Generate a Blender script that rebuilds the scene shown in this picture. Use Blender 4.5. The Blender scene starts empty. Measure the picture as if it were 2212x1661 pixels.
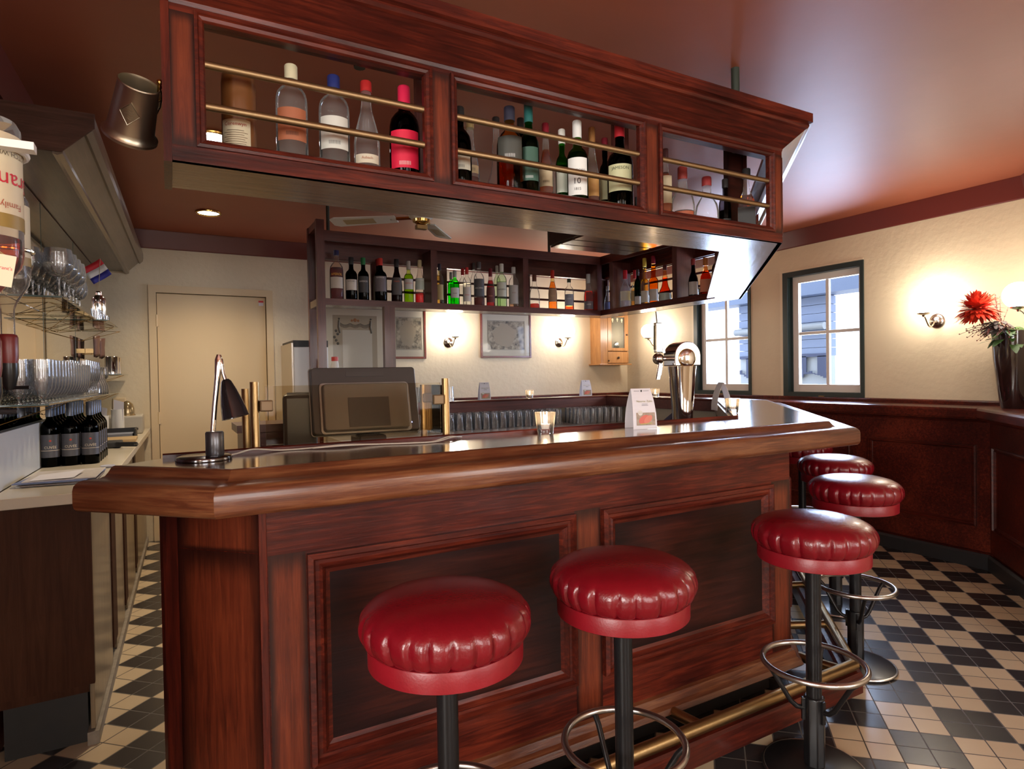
import bpy, math, random
import numpy as np
from mathutils import Vector, Matrix
random.seed(7)
PI = math.pi
R = math.radians
SC = bpy.context.scene
COL = SC.collection
# ------------------------------------------------------------------ camera
FPX = 1325.0
HC = 1.33
YAW, PITCH, ROLL = R(29.07), R(-0.90), R(-0.963)
_fw = np.array([math.sin(YAW)*math.cos(PITCH), math.cos(YAW)*math.cos(PITCH), math.sin(PITCH)])
_r0 = np.array([math.cos(YAW), -math.sin(YAW), 0.0]); _u0 = np.cross(_r0, _fw)
_rt = _r0*math.cos(ROLL)+_u0*math.sin(ROLL); _up = -_r0*math.sin(ROLL)+_u0*math.cos(ROLL)
def _ray(x, y): return _rt*(x-1106)/FPX+_up*(830.5-y)/FPX+_fw
def on_y(x, y, Y): d = _ray(x, y)*1.0; d = d*Y/d[1]; return (d[0], d[1], d[2]+HC)
def on_x(x, y, X): d = _ray(x, y)*1.0; d = d*X/d[0]; return (d[0], d[1], d[2]+HC)
def on_z(x, y, Z): d = _ray(x, y)*1.0; d = d*(Z-HC)/d[2]; return (d[0], d[1], Z)
cam = bpy.data.cameras.new('camera'); cam_o = bpy.data.objects.new('camera', cam); COL.objects.link(cam_o)
cam.sensor_fit = 'HORIZONTAL'; cam.sensor_width = 36; cam.lens = FPX/2212*36; cam.clip_start = 0.02
cam_o.matrix_world = Matrix(((_rt[0], _up[0], -_fw[0], 0), (_rt[1], _up[1], -_fw[1], 0), (_rt[2], _up[2], -_fw[2], HC), (0, 0, 0, 1)))
SC.camera = cam_o
# ------------------------------------------------------------------ look and light
SC.view_settings.view_transform = 'Standard'; SC.view_settings.look = 'None'
SC.view_settings.gamma = 1; SC.view_settings.use_curve_mapping = False
SC.view_settings.exposure = 0.80
SC.cycles.use_denoising = True
SC.cycles.max_bounces = 14; SC.cycles.transparent_max_bounces = 40; SC.cycles.glossy_bounces = 6
SC.cycles.sample_clamp_indirect = 6; SC.cycles.caustics_reflective = False; SC.cycles.caustics_refractive = False
W = bpy.data.worlds.new('daylight'); SC.world = W; W.use_nodes = True
W.node_tree.nodes['Background'].inputs[0].default_value = (0.82, 0.90, 1.0, 1)
W.node_tree.nodes['Background'].inputs[1].default_value = 2.6
def area(name, loc, target, sx, sy, power, col, portal=False):
    l = bpy.data.lights.new(name, 'AREA'); l.shape = 'RECTANGLE'; l.size = sx; l.size_y = sy; l.energy = power; l.color = col
    if portal: l.cycles.is_portal = True
    o = bpy.data.objects.new(name, l); COL.objects.link(o); o.location = loc
    o.rotation_euler = (Vector(target)-Vector(loc)).to_track_quat('-Z', 'Y').to_euler(); return o
BLUE = (0.55, 0.70, 1.0); WARM = (1.0, 0.78, 0.52)
# daylight entering through the two windows of the right wall and the street windows behind the viewer
area('daylight_window_near', (5.02, 3.30, 1.65), (3.5, 3.2, 1.5), 0.62, 0.95, 30, BLUE)
area('daylight_window_far', (5.02, 4.42, 1.65), (3.5, 4.3, 1.5), 0.62, 0.95, 26, BLUE)
area('daylight_street_left', (0.2, -2.95, 1.55), (0.6, 1.5, 1.2), 1.5, 1.3, 27, (1.0, 0.90, 0.80))
area('daylight_street_right', (3.4, -2.95, 1.55), (2.2, 1.5, 1.0), 1.7, 1.3, 42, (1.0, 0.93, 0.88))
area('added_wainscot_fill', (-2.70, -1.1, 1.55), (4.6, 2.3, 0.8), 1.5, 1.2, 75, (1.0, 0.93, 0.86))  # fill lamp added to brighten the right-hand wainscot, no known source
# ------------------------------------------------------------------ materials
MATS = {}
def newmat(n):
    m = bpy.data.materials.new(n); m.use_nodes = True; nt = m.node_tree; nt.nodes.clear()
    return m, nt, nt.nodes.new('ShaderNodeOutputMaterial')
def N(nt, t, **kw):
    n = nt.nodes.new('ShaderNode'+t)
    for k, v in kw.items(): setattr(n, k, v)
    return n
def pm(name, col, rough=0.5, metal=0.0, coat=0.0, bump=0.0, bscale=60, var=0.0, vscale=8, emis=None, es=0, spec=0.5):
    if name in MATS: return MATS[name]
    m, nt, out = newmat(name); b = N(nt, 'BsdfPrincipled'); nt.links.new(b.outputs[0], out.inputs[0])
    b.inputs['Base Color'].default_value = (*col, 1); b.inputs['Roughness'].default_value = rough
    b.inputs['Metallic'].default_value = metal; b.inputs['Coat Weight'].default_value = coat; b.inputs['Coat Roughness'].default_value = 0.12
    b.inputs['Specular IOR Level'].default_value = spec
    if emis: b.inputs['Emission Color'].default_value = (*emis, 1); b.inputs['Emission Strength'].default_value = es
    if bump or var:
        g = N(nt, 'NewGeometry')
    if bump:
        nz = N(nt, 'TexNoise'); nz.inputs['Scale'].default_value = bscale; nz.inputs['Detail'].default_value = 4
        nt.links.new(g.outputs['Position'], nz.inputs['Vector']); bp = N(nt, 'Bump'); bp.inputs['Strength'].default_value = bump; bp.inputs['Distance'].default_value = 0.01
        nt.links.new(nz.outputs[0], bp.inputs['Height']); nt.links.new(bp.outputs[0], b.inputs['Normal'])
    if var:
        nz = N(nt, 'TexNoise'); nz.inputs['Scale'].default_value = vscale; nz.inputs['Detail'].default_value = 5
        nt.links.new(g.outputs['Position'], nz.inputs['Vector']); mx = N(nt, 'Mix', data_type='RGBA')
        nt.links.new(nz.outputs[0], mx.inputs[0]); mx.inputs[6].default_value = (*[c*(1-var) for c in col], 1); mx.inputs[7].default_value = (*[min(1, c*(1+var)) for c in col], 1)
        nt.links.new(mx.outputs[2], b.inputs['Base Color'])
    MATS[name] = m; return m
def wood(name, dark, mid, light, axis='x', rough=0.32, coat=0.35, fine=1.0, ang=0.0, bumpk=0.25, spec=0.4, patina=0.0, contrast=1.0):
    """oak grain: long streaks along one axis of the place plus cloudy stain"""
    if name in MATS: return MATS[name]
    m, nt, out = newmat(name); b = N(nt, 'BsdfPrincipled'); nt.links.new(b.outputs[0], out.inputs[0])
    g = N(nt, 'NewGeometry'); rot = N(nt, 'Mapping'); rot.inputs['Rotation'].default_value = (0, 0, ang)
    nt.links.new(g.outputs['Position'], rot.inputs[0])
    mp = N(nt, 'Mapping'); s = {'x': (1.6, 26, 26), 'y': (26, 1.6, 26), 'z': (26, 26, 1.6)}[axis]
    mp.inputs['Scale'].default_value = [v*fine for v in s]; nt.links.new(rot.outputs[0], mp.inputs[0])
    n1 = N(nt, 'TexNoise'); n1.inputs['Scale'].default_value = 2.2; n1.inputs['Detail'].default_value = 7; n1.inputs['Roughness'].default_value = 0.65; n1.inputs['Distortion'].default_value = 0.6
    nt.links.new(mp.outputs[0], n1.inputs['Vector'])
    n2 = N(nt, 'TexNoise'); n2.inputs['Scale'].default_value = 3.0; n2.inputs['Detail'].default_value = 3
    nt.links.new(g.outputs['Position'], n2.inputs['Vector'])
    r = N(nt, 'ValToRGB'); r.color_ramp.elements[0].position = 0.30; r.color_ramp.elements[0].color = (*dark, 1)
    r.color_ramp.elements[1].position = 0.72; r.color_ramp.elements[1].color = (*light, 1); e = r.color_ramp.elements.new(0.5); e.color = (*mid, 1)
    ad = N(nt, 'Math', operation='MULTIPLY_ADD'); ad.inputs[1].default_value = 0.62
    ms = N(nt, 'Math', operation='MULTIPLY'); ms.inputs[1].default_value = 0.40
    nt.links.new(n2.outputs[0], ms.inputs[0]); nt.links.new(n1.outputs[0], ad.inputs[0]); nt.links.new(ms.outputs[0], ad.inputs[2])
    nt.links.new(ad.outputs[0], r.inputs[0]); last = r.outputs[0]
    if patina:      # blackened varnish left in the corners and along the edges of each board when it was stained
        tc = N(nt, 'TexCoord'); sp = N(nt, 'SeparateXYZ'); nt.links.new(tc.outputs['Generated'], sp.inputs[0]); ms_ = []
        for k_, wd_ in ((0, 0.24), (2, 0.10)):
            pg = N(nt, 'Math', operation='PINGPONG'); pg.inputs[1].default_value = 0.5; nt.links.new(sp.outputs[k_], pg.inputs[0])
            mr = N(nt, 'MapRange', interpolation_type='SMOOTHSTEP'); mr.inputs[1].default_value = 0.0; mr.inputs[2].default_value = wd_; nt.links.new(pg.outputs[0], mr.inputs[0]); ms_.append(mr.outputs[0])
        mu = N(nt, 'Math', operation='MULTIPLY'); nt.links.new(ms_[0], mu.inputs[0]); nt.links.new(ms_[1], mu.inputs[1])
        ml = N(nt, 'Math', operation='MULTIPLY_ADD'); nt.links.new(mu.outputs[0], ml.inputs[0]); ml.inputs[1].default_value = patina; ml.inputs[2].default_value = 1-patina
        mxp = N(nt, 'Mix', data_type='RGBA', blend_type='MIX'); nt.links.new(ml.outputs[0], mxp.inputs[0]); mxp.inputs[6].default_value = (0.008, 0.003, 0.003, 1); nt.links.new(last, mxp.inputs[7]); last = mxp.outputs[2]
    nt.links.new(last, b.inputs['Base Color'])
    b.inputs['Roughness'].default_value = rough; b.inputs['Coat Weight'].default_value = coat; b.inputs['Coat Roughness'].default_value = 0.15; b.inputs['Specular IOR Level'].default_value = spec
    bp = N(nt, 'Bump'); bp.inputs['Strength'].default_value = bumpk; bp.inputs['Distance'].default_value = 0.003
    nt.links.new(n1.outputs[0], bp.inputs['Height']); nt.links.new(bp.outputs[0], b.inputs['Normal'])
    MATS[name] = m; return m
def thin(name, col, gloss=1.0, blend=0.25, rough=0.02, painted_sparkle=0.0):
    """thin clear or tinted glass: transmits its colour, reflects at grazing angles"""
    if name in MATS: return MATS[name]
    m, nt, out = newmat(name); t = N(nt, 'BsdfTransparent'); t.inputs[0].default_value = (*col, 1)
    gl = N(nt, 'BsdfGlossy'); gl.inputs['Roughness'].default_value = rough; gl.inputs[0].default_value = (gloss, gloss, gloss, 1)
    lw = N(nt, 'LayerWeight'); lw.inputs[0].default_value = blend; mx = N(nt, 'MixShader')
    nt.links.new(lw.outputs['Fresnel'], mx.inputs[0]); nt.links.new(t.outputs[0], mx.inputs[1]); nt.links.new(gl.outputs[0], mx.inputs[2])
    last = mx
    if painted_sparkle:
        df = N(nt, 'BsdfDiffuse'); df.inputs[0].default_value = (0.9, 0.9, 0.9, 1); m2 = N(nt, 'MixShader'); m2.inputs[0].default_value = painted_sparkle; nt.links.new(mx.outputs[0], m2.inputs[1]); nt.links.new(df.outputs[0], m2.inputs[2]); last = m2  # diffuse white mixed in to imitate the bright sparkle of lit glass
    nt.links.new(last.outputs[0], out.inputs[0])
    MATS[name] = m; return m
def emit(name, col, s):
    if name in MATS: return MATS[name]
    m, nt, out = newmat(name); e = N(nt, 'Emission'); e.inputs[0].default_value = (*col, 1); e.inputs[1].default_value = s
    nt.links.new(e.outputs[0], out.inputs[0]); MATS[name] = m; return m
def solidglass(name, col=(1, 1, 1), ior=1.48):
    if name in MATS: return MATS[name]
    m, nt, out = newmat(name); g = N(nt, 'BsdfGlass'); g.inputs[0].default_value = (*col, 1); g.inputs['Roughness'].default_value = 0.0; g.inputs['IOR'].default_value = ior
    nt.links.new(g.outputs[0], out.inputs[0]); MATS[name] = m; return m
D_, M_, L_ = (0.008, 0.003, 0.003), (0.064, 0.010, 0.006), (0.19, 0.030, 0.013)
WX = wood('mahogany_stained_oak_long', D_, M_, L_, 'x', coat=0.10, spec=0.22, fine=1.3); WZ = wood('mahogany_stained_oak_upright', D_, M_, L_, 'z', coat=0.10, spec=0.22, fine=1.3)
WY = wood('mahogany_stained_oak_deep', D_, M_, L_, 'y', coat=0.10, spec=0.22, fine=1.3)
WDG = wood('mahogany_stained_oak_diagonal', D_, M_, L_, 'x', ang=R(-45), coat=0.10, spec=0.22, fine=1.3)
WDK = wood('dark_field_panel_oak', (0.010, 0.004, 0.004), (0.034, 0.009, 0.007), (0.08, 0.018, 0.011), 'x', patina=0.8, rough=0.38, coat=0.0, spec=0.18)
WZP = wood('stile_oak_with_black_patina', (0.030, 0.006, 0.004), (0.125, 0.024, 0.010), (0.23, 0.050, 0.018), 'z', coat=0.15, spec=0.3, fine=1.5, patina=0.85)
WSH = wood('shelf_oak_plum_brown', (0.03, 0.010, 0.008), (0.085, 0.022, 0.018), (0.14, 0.04, 0.03), 'x', rough=0.4)
WSZ = wood('shelf_oak_plum_upright', (0.03, 0.010, 0.008), (0.085, 0.022, 0.018), (0.14, 0.04, 0.03), 'z', rough=0.4)
WUN = wood('varnished_oak_soffit', (0.13, 0.085, 0.050), (0.21, 0.14, 0.085), (0.29, 0.20, 0.125), 'x', rough=0.27, coat=0.4)
WUD = wood('varnished_oak_soffit_diagonal', (0.13, 0.085, 0.050), (0.21, 0.14, 0.085), (0.29, 0.20, 0.125), 'x', rough=0.27, coat=0.4, ang=R(-45))
WTP = wood('glossy_bar_top_veneer', (0.035, 0.018, 0.010), (0.085, 0.042, 0.022), (0.15, 0.075, 0.038), 'x', rough=0.13, coat=0.9, bumpk=0.12)
WNS = wood('worn_bar_nosing_oak', (0.016, 0.006, 0.004), (0.115, 0.034, 0.014), (0.25, 0.105, 0.042), 'x', rough=0.30, coat=0.35, fine=1.5)
WND = wood('worn_bar_nosing_oak_diagonal', (0.016, 0.006, 0.004), (0.115, 0.034, 0.014), (0.25, 0.105, 0.042), 'x', rough=0.30, coat=0.35, fine=1.5, ang=R(-45))
WNW = wood('worn_bar_nosing_oak_wing', (0.016, 0.006, 0.004), (0.115, 0.034, 0.014), (0.25, 0.105, 0.042), 'x', rough=0.30, coat=0.35, fine=1.5, ang=R(45))
WPN = wood('honey_pine', (0.20, 0.08, 0.025), (0.38, 0.17, 0.055), (0.52, 0.27, 0.10), 'z', rough=0.4, coat=0.2)
WHD = wood('brown_hood_oak', (0.06, 0.036, 0.02), (0.10, 0.062, 0.036), (0.14, 0.09, 0.055), 'y', rough=0.33, coat=0.4)
WHE = wood('brown_hood_oak_end', (0.035, 0.015, 0.01), (0.075, 0.032, 0.02), (0.12, 0.055, 0.035), 'x', rough=0.55, coat=0.0, spec=0.15)
WLC = wood('dark_laminate_end_panel', (0.030, 0.010, 0.005), (0.055, 0.019, 0.009), (0.085, 0.032, 0.015), 'z', rough=0.55, coat=0.0, spec=0.12)
WSL = wood('pale_worn_cupboard_oak', (0.16, 0.11, 0.06), (0.26, 0.19, 0.11), (0.36, 0.27, 0.17), 'z', rough=0.35, coat=0.3)
WALL = pm('cream_wall_plaster', (0.68, 0.57, 0.39), 0.62, bump=0.35, bscale=22, var=0.06, vscale=3)
DOORP = pm('cream_gloss_paint', (0.66, 0.50, 0.29), 0.42, var=0.04, vscale=2)
CEIL = pm('red_brown_satin_ceiling', (0.32, 0.088, 0.042), 0.50, bump=0.10, bscale=6, var=0.12, vscale=2.5, coat=0.0)
CROWN = pm('oxblood_painted_cornice', (0.13, 0.024, 0.018), 0.33, coat=0.1)
GREEN = pm('dark_green_frame_paint', (0.022, 0.036, 0.034), 0.35)
SASH = pm('grey_white_sash_paint', (0.68, 0.63, 0.56), 0.45)
BRASS = pm('aged_brass', (0.36, 0.24, 0.11), 0.36, 1.0, bump=0.05, bscale=150)
BRASSR = pm('satin_bronze_rail', (0.34, 0.23, 0.12), 0.45, 1.0)
GOLD = pm('polished_brass', (0.80, 0.52, 0.16), 0.15, 1.0)
CHROME = pm('chrome', (0.78, 0.77, 0.76), 0.08, 1.0)
NICKEL = pm('satin_nickel', (0.62, 0.56, 0.48), 0.2, 1.0)
STEEL = pm('brushed_steel', (0.55, 0.53, 0.50), 0.28, 1.0)
PEWTER = pm('pewter', (0.52, 0.47, 0.36), 0.36, 1.0, bump=0.04, bscale=60)
BLK = pm('black_gloss_enamel', (0.010, 0.010, 0.011), 0.30, coat=0.1, spec=0.3)
BLKM = pm('matt_black', (0.015, 0.015, 0.016), 0.5)
GREYP = pm('graphite_plastic', (0.05, 0.045, 0.042), 0.38)
SILP = pm('silver_plastic', (0.30, 0.29, 0.27), 0.32, 0.6)
WHT = pm('white_paint', (0.75, 0.74, 0.70), 0.4)
PAPER = pm('white_card', (0.72, 0.70, 0.74), 0.6)
MARB = pm('white_grained_panel', (0.66, 0.66, 0.66), 0.3, var=0.08, vscale=5)
WTOP = pm('cream_worktop_laminate', (0.62, 0.55, 0.42), 0.25, coat=0.3, var=0.05, vscale=4)
LEATH = pm('oxblood_leather', (0.165, 0.0035, 0.009), 0.27, bump=0.10, bscale=170, var=0.18, vscale=30, coat=0.15)
LEATHB = pm('oxblood_leather_band', (0.23, 0.006, 0.013), 0.36, bump=0.05, bscale=190, var=0.12, vscale=30)
GL = thin('clear_thin_glass', (0.975, 0.98, 0.975)); GLW = thin('window_glass', (0.98, 0.985, 0.99), blend=0.1)
GLT = thin('tumbler_glass', (0.99, 0.99, 0.99), blend=0.38, painted_sparkle=0.075)
GSH = thin('smoked_guard_glass', (0.88, 0.83, 0.74), blend=0.12)
SHELFG = thin('shelf_glass', (0.80, 0.84, 0.80), blend=0.35)
GEDGE = pm('green_glass_edge', (0.02, 0.05, 0.04), 0.2)
MIRROR = pm('mirror_silver', (0.80, 0.78, 0.74), 0.01, 1.0)
GLOBE = emit('lit_opal_globe', (1.0, 0.90, 0.78), 27.0)
SPOT = emit('lit_spot_lens', (0.95, 0.95, 1.0), 16.0)
FLAME = emit('candle_flame', (1.0, 0.70, 0.36), 45.0)
def tiles():
    m, nt, out = newmat('cream_and_black_floor_tiles'); b = N(nt, 'BsdfPrincipled'); nt.links.new(b.outputs[0], out.inputs[0])
    g = N(nt, 'NewGeometry'); sp = N(nt, 'SeparateXYZ'); nt.links.new(g.outputs['Position'], sp.inputs[0])
    def ma(op, a, bb, c=None):
        n = N(nt, 'Math', operation=op)
        for i, v in enumerate((a, bb, c)):
            if v is None: continue
            if isinstance(v, (int, float)): n.inputs[i].default_value = v
            else: nt.links.new(v, n.inputs[i])
        return n.outputs[0]
    x = ma('DIVIDE', ma('SUBTRACT', sp.outputs[0], 3.029), 0.149); y = ma('DIVIDE', ma('SUBTRACT', sp.outputs[1], 1.437), 0.1405)
    a = ma('MULTIPLY', ma('SUBTRACT', x, y), 0.5); c = ma('MULTIPLY', ma('ADD', x, y), -0.5)
    par = ma('PINGPONG', ma('ADD', ma('FLOOR', a, 0), ma('FLOOR', c, 0)), 1.0)
    def gr(v):
        f = ma('FRACT', ma('MULTIPLY', v, 2.0), 0); d = ma('ABSOLUTE', ma('SUBTRACT', f, 0.5), 0); return ma('GREATER_THAN', d, 0.478)
    gm = ma('MAXIMUM', gr(a), gr(c))
    wn = N(nt, 'TexWhiteNoise', noise_dimensions='2D'); cb = N(nt, 'CombineXYZ')
    nt.links.new(ma('FLOOR', ma('MULTIPLY', a, 2), 0), cb.inputs[0]); nt.links.new(ma('FLOOR', ma('MULTIPLY', c, 2), 0), cb.inputs[1]); nt.links.new(cb.outputs[0], wn.inputs['Vector'])
    nz = N(nt, 'TexNoise'); nz.inputs['Scale'].default_value = 9; nz.inputs['Detail'].default_value = 5; nt.links.new(g.outputs['Position'], nz.inputs['Vector'])
    v = ma('ADD', ma('MULTIPLY', wn.outputs[0], 0.5), ma('MULTIPLY', nz.outputs[0], 0.5))
    def mix(f, c1, c2):
        n = N(nt, 'Mix', data_type='RGBA'); nt.links.new(f, n.inputs[0])
        for i, cc in ((6, c1), (7, c2)):
            if isinstance(cc, tuple): n.inputs[i].default_value = (*cc, 1)
            else: nt.links.new(cc, n.inputs[i])
        return n.outputs[2]
    cream = mix(v, (0.50, 0.38, 0.24), (0.58, 0.46, 0.30)); blk = mix(v, (0.022, 0.019, 0.020), (0.032, 0.028, 0.028))
    base = mix(par, cream, blk); gc = mix(par, (0.045, 0.034, 0.024), (0.10, 0.085, 0.07))
    nt.links.new(mix(gm, base, gc), b.inputs['Base Color'])
    nt.links.new(ma('ADD', ma('MULTIPLY', gm, 0.4), ma('ADD', ma('MULTIPLY', nz.outputs[0], 0.06), 0.22)), b.inputs['Roughness'])
    bp = N(nt, 'Bump', invert=True); bp.inputs['Strength'].default_value = 0.5; bp.inputs['Distance'].default_value = 0.003; nt.links.new(gm, bp.inputs['Height']); nt.links.new(bp.outputs[0], b.inputs['Normal'])
    return m
TILES = tiles()
# ------------------------------------------------------------------ mesh building
ORI = {}
def origin(o):
    while o is not None:
        if o.name in ORI: return ORI[o.name]
        o = o.parent
    return (0, 0, 0)
class MB:
    def __init__(s): s.v = []; s.f = []; s.sm = []
    def add(s, v, f, smooth=False):
        o = len(s.v); s.v += [tuple(p) for p in v]; s.f += [tuple(i+o for i in q) for q in f]; s.sm += [smooth]*len(f); return s
    def box(s, x0, x1, y0, y1, z0, z1, M=None):
        v = [Vector((x, y, z)) for x in (x0, x1) for y in (y0, y1) for z in (z0, z1)]
        if M is not None: v = [M @ p for p in v]
        return s.add(v, [(0, 1, 3, 2), (4, 6, 7, 5), (0, 4, 5, 1), (2, 3, 7, 6), (0, 2, 6, 4), (1, 5, 7, 3)])
    def prism(s, poly, z0, z1):
        n = len(poly); v = [(p[0], p[1], z0) for p in poly]+[(p[0], p[1], z1) for p in poly]
        f = [tuple(range(n))[::-1], tuple(range(n, 2*n))]+[(i, (i+1) % n, (i+1) % n+n, i+n) for i in range(n)]
        return s.add(v, f)
    def lathe(s, prof, seg=24, M=None, mod=None, cap=True):
        v = []; f = []
        for i, (r, z) in enumerate(prof):
            for k in range(seg):
                a = 2*PI*k/seg; rr = r if mod is None else mod(r, z, a, i)
                v.append(Vector((rr*math.cos(a), rr*math.sin(a), z)))
        for i in range(len(prof)-1):
            for k in range(seg): f.append((i*seg+k, i*seg+(k+1) % seg, (i+1)*seg+(k+1) % seg, (i+1)*seg+k))
        if cap:
            if prof[0][0] > 1e-5: f.append(tuple(range(seg))[::-1])
            if prof[-1][0] > 1e-5: f.append(tuple((len(prof)-1)*seg+k for k in range(seg)))
        if M is not None: v = [M @ p for p in v]
        return s.add(v, f, True)
    def cyl(s, p0, p1, r, seg=16, r1=None):
        p0 = Vector(p0); p1 = Vector(p1); d = p1-p0
        M = Matrix.Translation(p0) @ d.to_track_quat('Z', 'Y').to_matrix().to_4x4()
        return s.lathe([(r, 0), (r if r1 is None else r1, d.length)], seg, M)
    def sphere(s, c, r, seg=20, sq=(1, 1, 1)):
        M = Matrix.Translation(Vector(c)) @ Matrix.Diagonal((*sq, 1))
        n = seg//2; return s.lathe([(max(1e-6, r*math.sin(PI*i/n)), -r*math.cos(PI*i/n)) for i in range(n+1)], seg, M)
    def tube(s, pts, r, seg=10, closed=False):
        pts = [Vector(p) for p in pts]; n = len(pts); v = []; f = []; prev = None
        for i, p in enumerate(pts):
            a = pts[(i-1) % n] if (closed or i) else p; b = pts[(i+1) % n] if (closed or i < n-1) else p
            t = (b-a).normalized()
            if prev is None:
                u = t.orthogonal().normalized()
            else:
                u = (prev-t*prev.dot(t)).normalized()
            prev = u; w = t.cross(u); rr = r[i] if isinstance(r, (list, tuple)) else r
            for k in range(seg): an = 2*PI*k/seg; v.append(p+u*rr*math.cos(an)+w*rr*math.sin(an))
        for i in range(n if closed else n-1):
            j = (i+1) % n
            for k in range(seg): f.append((i*seg+k, i*seg+(k+1) % seg, j*seg+(k+1) % seg, j*seg+k))
        if not closed: f += [tuple(range(seg))[::-1], tuple((n-1)*seg+k for k in range(seg))]
        return s.add(v, f, True)
    def torus(s, c, R0, r, seg=40, sg=10, M=None):
        pts = [Vector((R0*math.cos(2*PI*k/seg), R0*math.sin(2*PI*k/seg), 0)) for k in range(seg)]
        if M is not None: pts = [M @ p for p in pts]
        return s.tube([p+Vector(c) for p in pts], r, sg, True)
    def sweep(s, path, prof, closed=False, smooth=False):
        """profile points (outward, z); outward is the right hand side of travel; corners are mitred"""
        path = [Vector((p[0], p[1])) for p in path]; n = len(path); m = len(prof); v = []
        for i, p in enumerate(path):
            ds = []
            if i or closed: ds.append((p-path[i-1]).normalized())
            if i < n-1 or closed: ds.append((path[(i+1) % n]-p).normalized())
            ns = [Vector((d.y, -d.x)) for d in ds]
            if len(ns) == 2: a = (ns[0]+ns[1]); a = a/(1+ns[0].dot(ns[1]))
            else: a = ns[0]
            for d, z in prof: v.append((p.x+a.x*d, p.y+a.y*d, z))
        f = []
        for i in range(n if closed else n-1):
            j = (i+1) % n
            for k in range(m): f.append((i*m+k, i*m+(k+1) % m, j*m+(k+1) % m, j*m+k))
        if not closed: f += [tuple(range(m)), tuple((n-1)*m+k for k in range(m))[::-1]]
        return s.add(v, f, smooth)
    def build(s, name, mat, parent=None, world=True, bevel=0.0, label=None):
        me = bpy.data.meshes.new(name); vs = s.v
        if parent is not None and world:
            o = origin(parent); vs = [(p[0]-o[0], p[1]-o[1], p[2]-o[2]) for p in vs]
        me.from_pydata([tuple(p) for p in vs], [], s.f); me.polygons.foreach_set('use_smooth', s.sm)
        me.materials.append(mat); me.update()
        import bmesh
        bm = bmesh.new(); bm.from_mesh(me); bmesh.ops.recalc_face_normals(bm, faces=bm.faces); bm.to_mesh(me); bm.free()
        if any(s.sm):
            try: me.set_sharp_from_angle(angle=R(38))
            except Exception: pass
        ob = bpy.data.objects.new(name, me); COL.objects.link(ob)
        if parent is not None: ob.parent = parent
        if bevel:
            b = ob.modifiers.new('soft_edges', 'BEVEL'); b.width = bevel; b.segments = 2; b.limit_method = 'ANGLE'; b.angle_limit = R(40)
        if label: ob['label'] = label
        return ob
def tag(o, label, cat, group=None):
    o['label'] = label; o['category'] = cat
    if group: o['group'] = group
    return o
def thing(name, label, cat, loc=(0, 0, 0), rotz=0, group=None):
    o = bpy.data.objects.new(name, None); o.empty_display_size = 0.05; COL.objects.link(o); o.location = loc; o.rotation_euler = (0, 0, rotz)
    ORI[o.name] = tuple(float(v) for v in loc); return tag(o, label, cat, group)
def struct(name, mb=None, mat=None, bevel=0, loc=(0, 0, 0)):
    if mb is not None: o = mb.build(name, mat, bevel=bevel)
    else: o = bpy.data.objects.new(name, None); COL.objects.link(o); o.location = loc; ORI[o.name] = loc
    o['kind'] = 'structure'; return o
def dup(root, loc, rotz=None, label=None, group=None, scale=None):
    r = root.copy(); COL.objects.link(r); r.location = loc
    if rotz is not None: r.rotation_euler = (0, 0, rotz)
    if scale: r.scale = scale
    if label: r['label'] = label
    if group: r['group'] = group
    for ch in list(root.children):
        c = ch.copy(); COL.objects.link(c); c.parent = r
        for g in list(ch.children):
            d = g.copy(); COL.objects.link(d); d.parent = c
    return r
# lettering: every string is turned into a mesh once, while the scene is still small
_TX = {}
def prep_texts(strings):
    tmp = []
    for t in strings:
        cu = bpy.data.curves.new('lettering', 'FONT'); cu.body = t; cu.size = 1.0; cu.align_x = 'CENTER'; cu.align_y = 'CENTER'; cu.resolution_u = 2
        o = bpy.data.objects.new('lettering', cu); COL.objects.link(o); tmp.append((t, o))
    bpy.context.view_layer.update(); dg = bpy.context.evaluated_depsgraph_get()
    for t, o in tmp:
        me = o.evaluated_get(dg).to_mesh(); _TX[t] = ([tuple(v.co) for v in me.vertices], [tuple(p.vertices) for p in me.polygons]); o.evaluated_get(dg).to_mesh_clear()
    for t, o in tmp: bpy.data.objects.remove(o)
def txt(mb, t, width, M, maxh=None, flip=False):
    """lettering of a given width in the local XY plane of M"""
    v, f = _TX[t]; xs = [p[0] for p in v]; ys = [p[1] for p in v]; w = max(xs)-min(xs); h = max(ys)-min(ys); k = width/w
    if maxh and h*k > maxh: k = maxh/h
    cx = (max(xs)+min(xs))/2; cy = (max(ys)+min(ys))/2
    mb.add([M @ Vector(((p[0]-cx)*k, (p[1]-cy)*k, 0)) for p in v], f)
def txtcyl(mb, t, width, r, z, ang=-PI/2, maxh=None, up=1):
    """lettering wrapped round an upright cylinder of radius r"""
    v, f = _TX[t]; xs = [p[0] for p in v]; ys = [p[1] for p in v]; w = max(xs)-min(xs); h = max(ys)-min(ys); k = width/w
    if maxh and h*k > maxh: k = maxh/h
    cx = (max(xs)+min(xs))/2; cy = (max(ys)+min(ys))/2
    mb.add([(r*math.cos(ang+up*(p[0]-cx)*k/r), r*math.sin(ang+up*(p[0]-cx)*k/r), z+up*(p[1]-cy)*k) for p in v], f)
FR = Matrix.Rotation(PI/2, 4, 'X')   # local XY plane -> facing -Y
# ------------------------------------------------------------------ room shell
CZ = 2.57; XR = 4.9; YB = 5.894
BEND = (4.9, 1.86); DG = (-0.76, -0.65); DEND = (BEND[0]+DG[0]*1.6, BEND[1]+DG[1]*1.6)
struct('floor', MB().box(-3, 6, -3.2, 6.2, -0.1, 0), TILES)
struct('ceiling', MB().box(-3, 5.2, -3.2, 6.1, CZ, CZ+0.1), CEIL)
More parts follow.
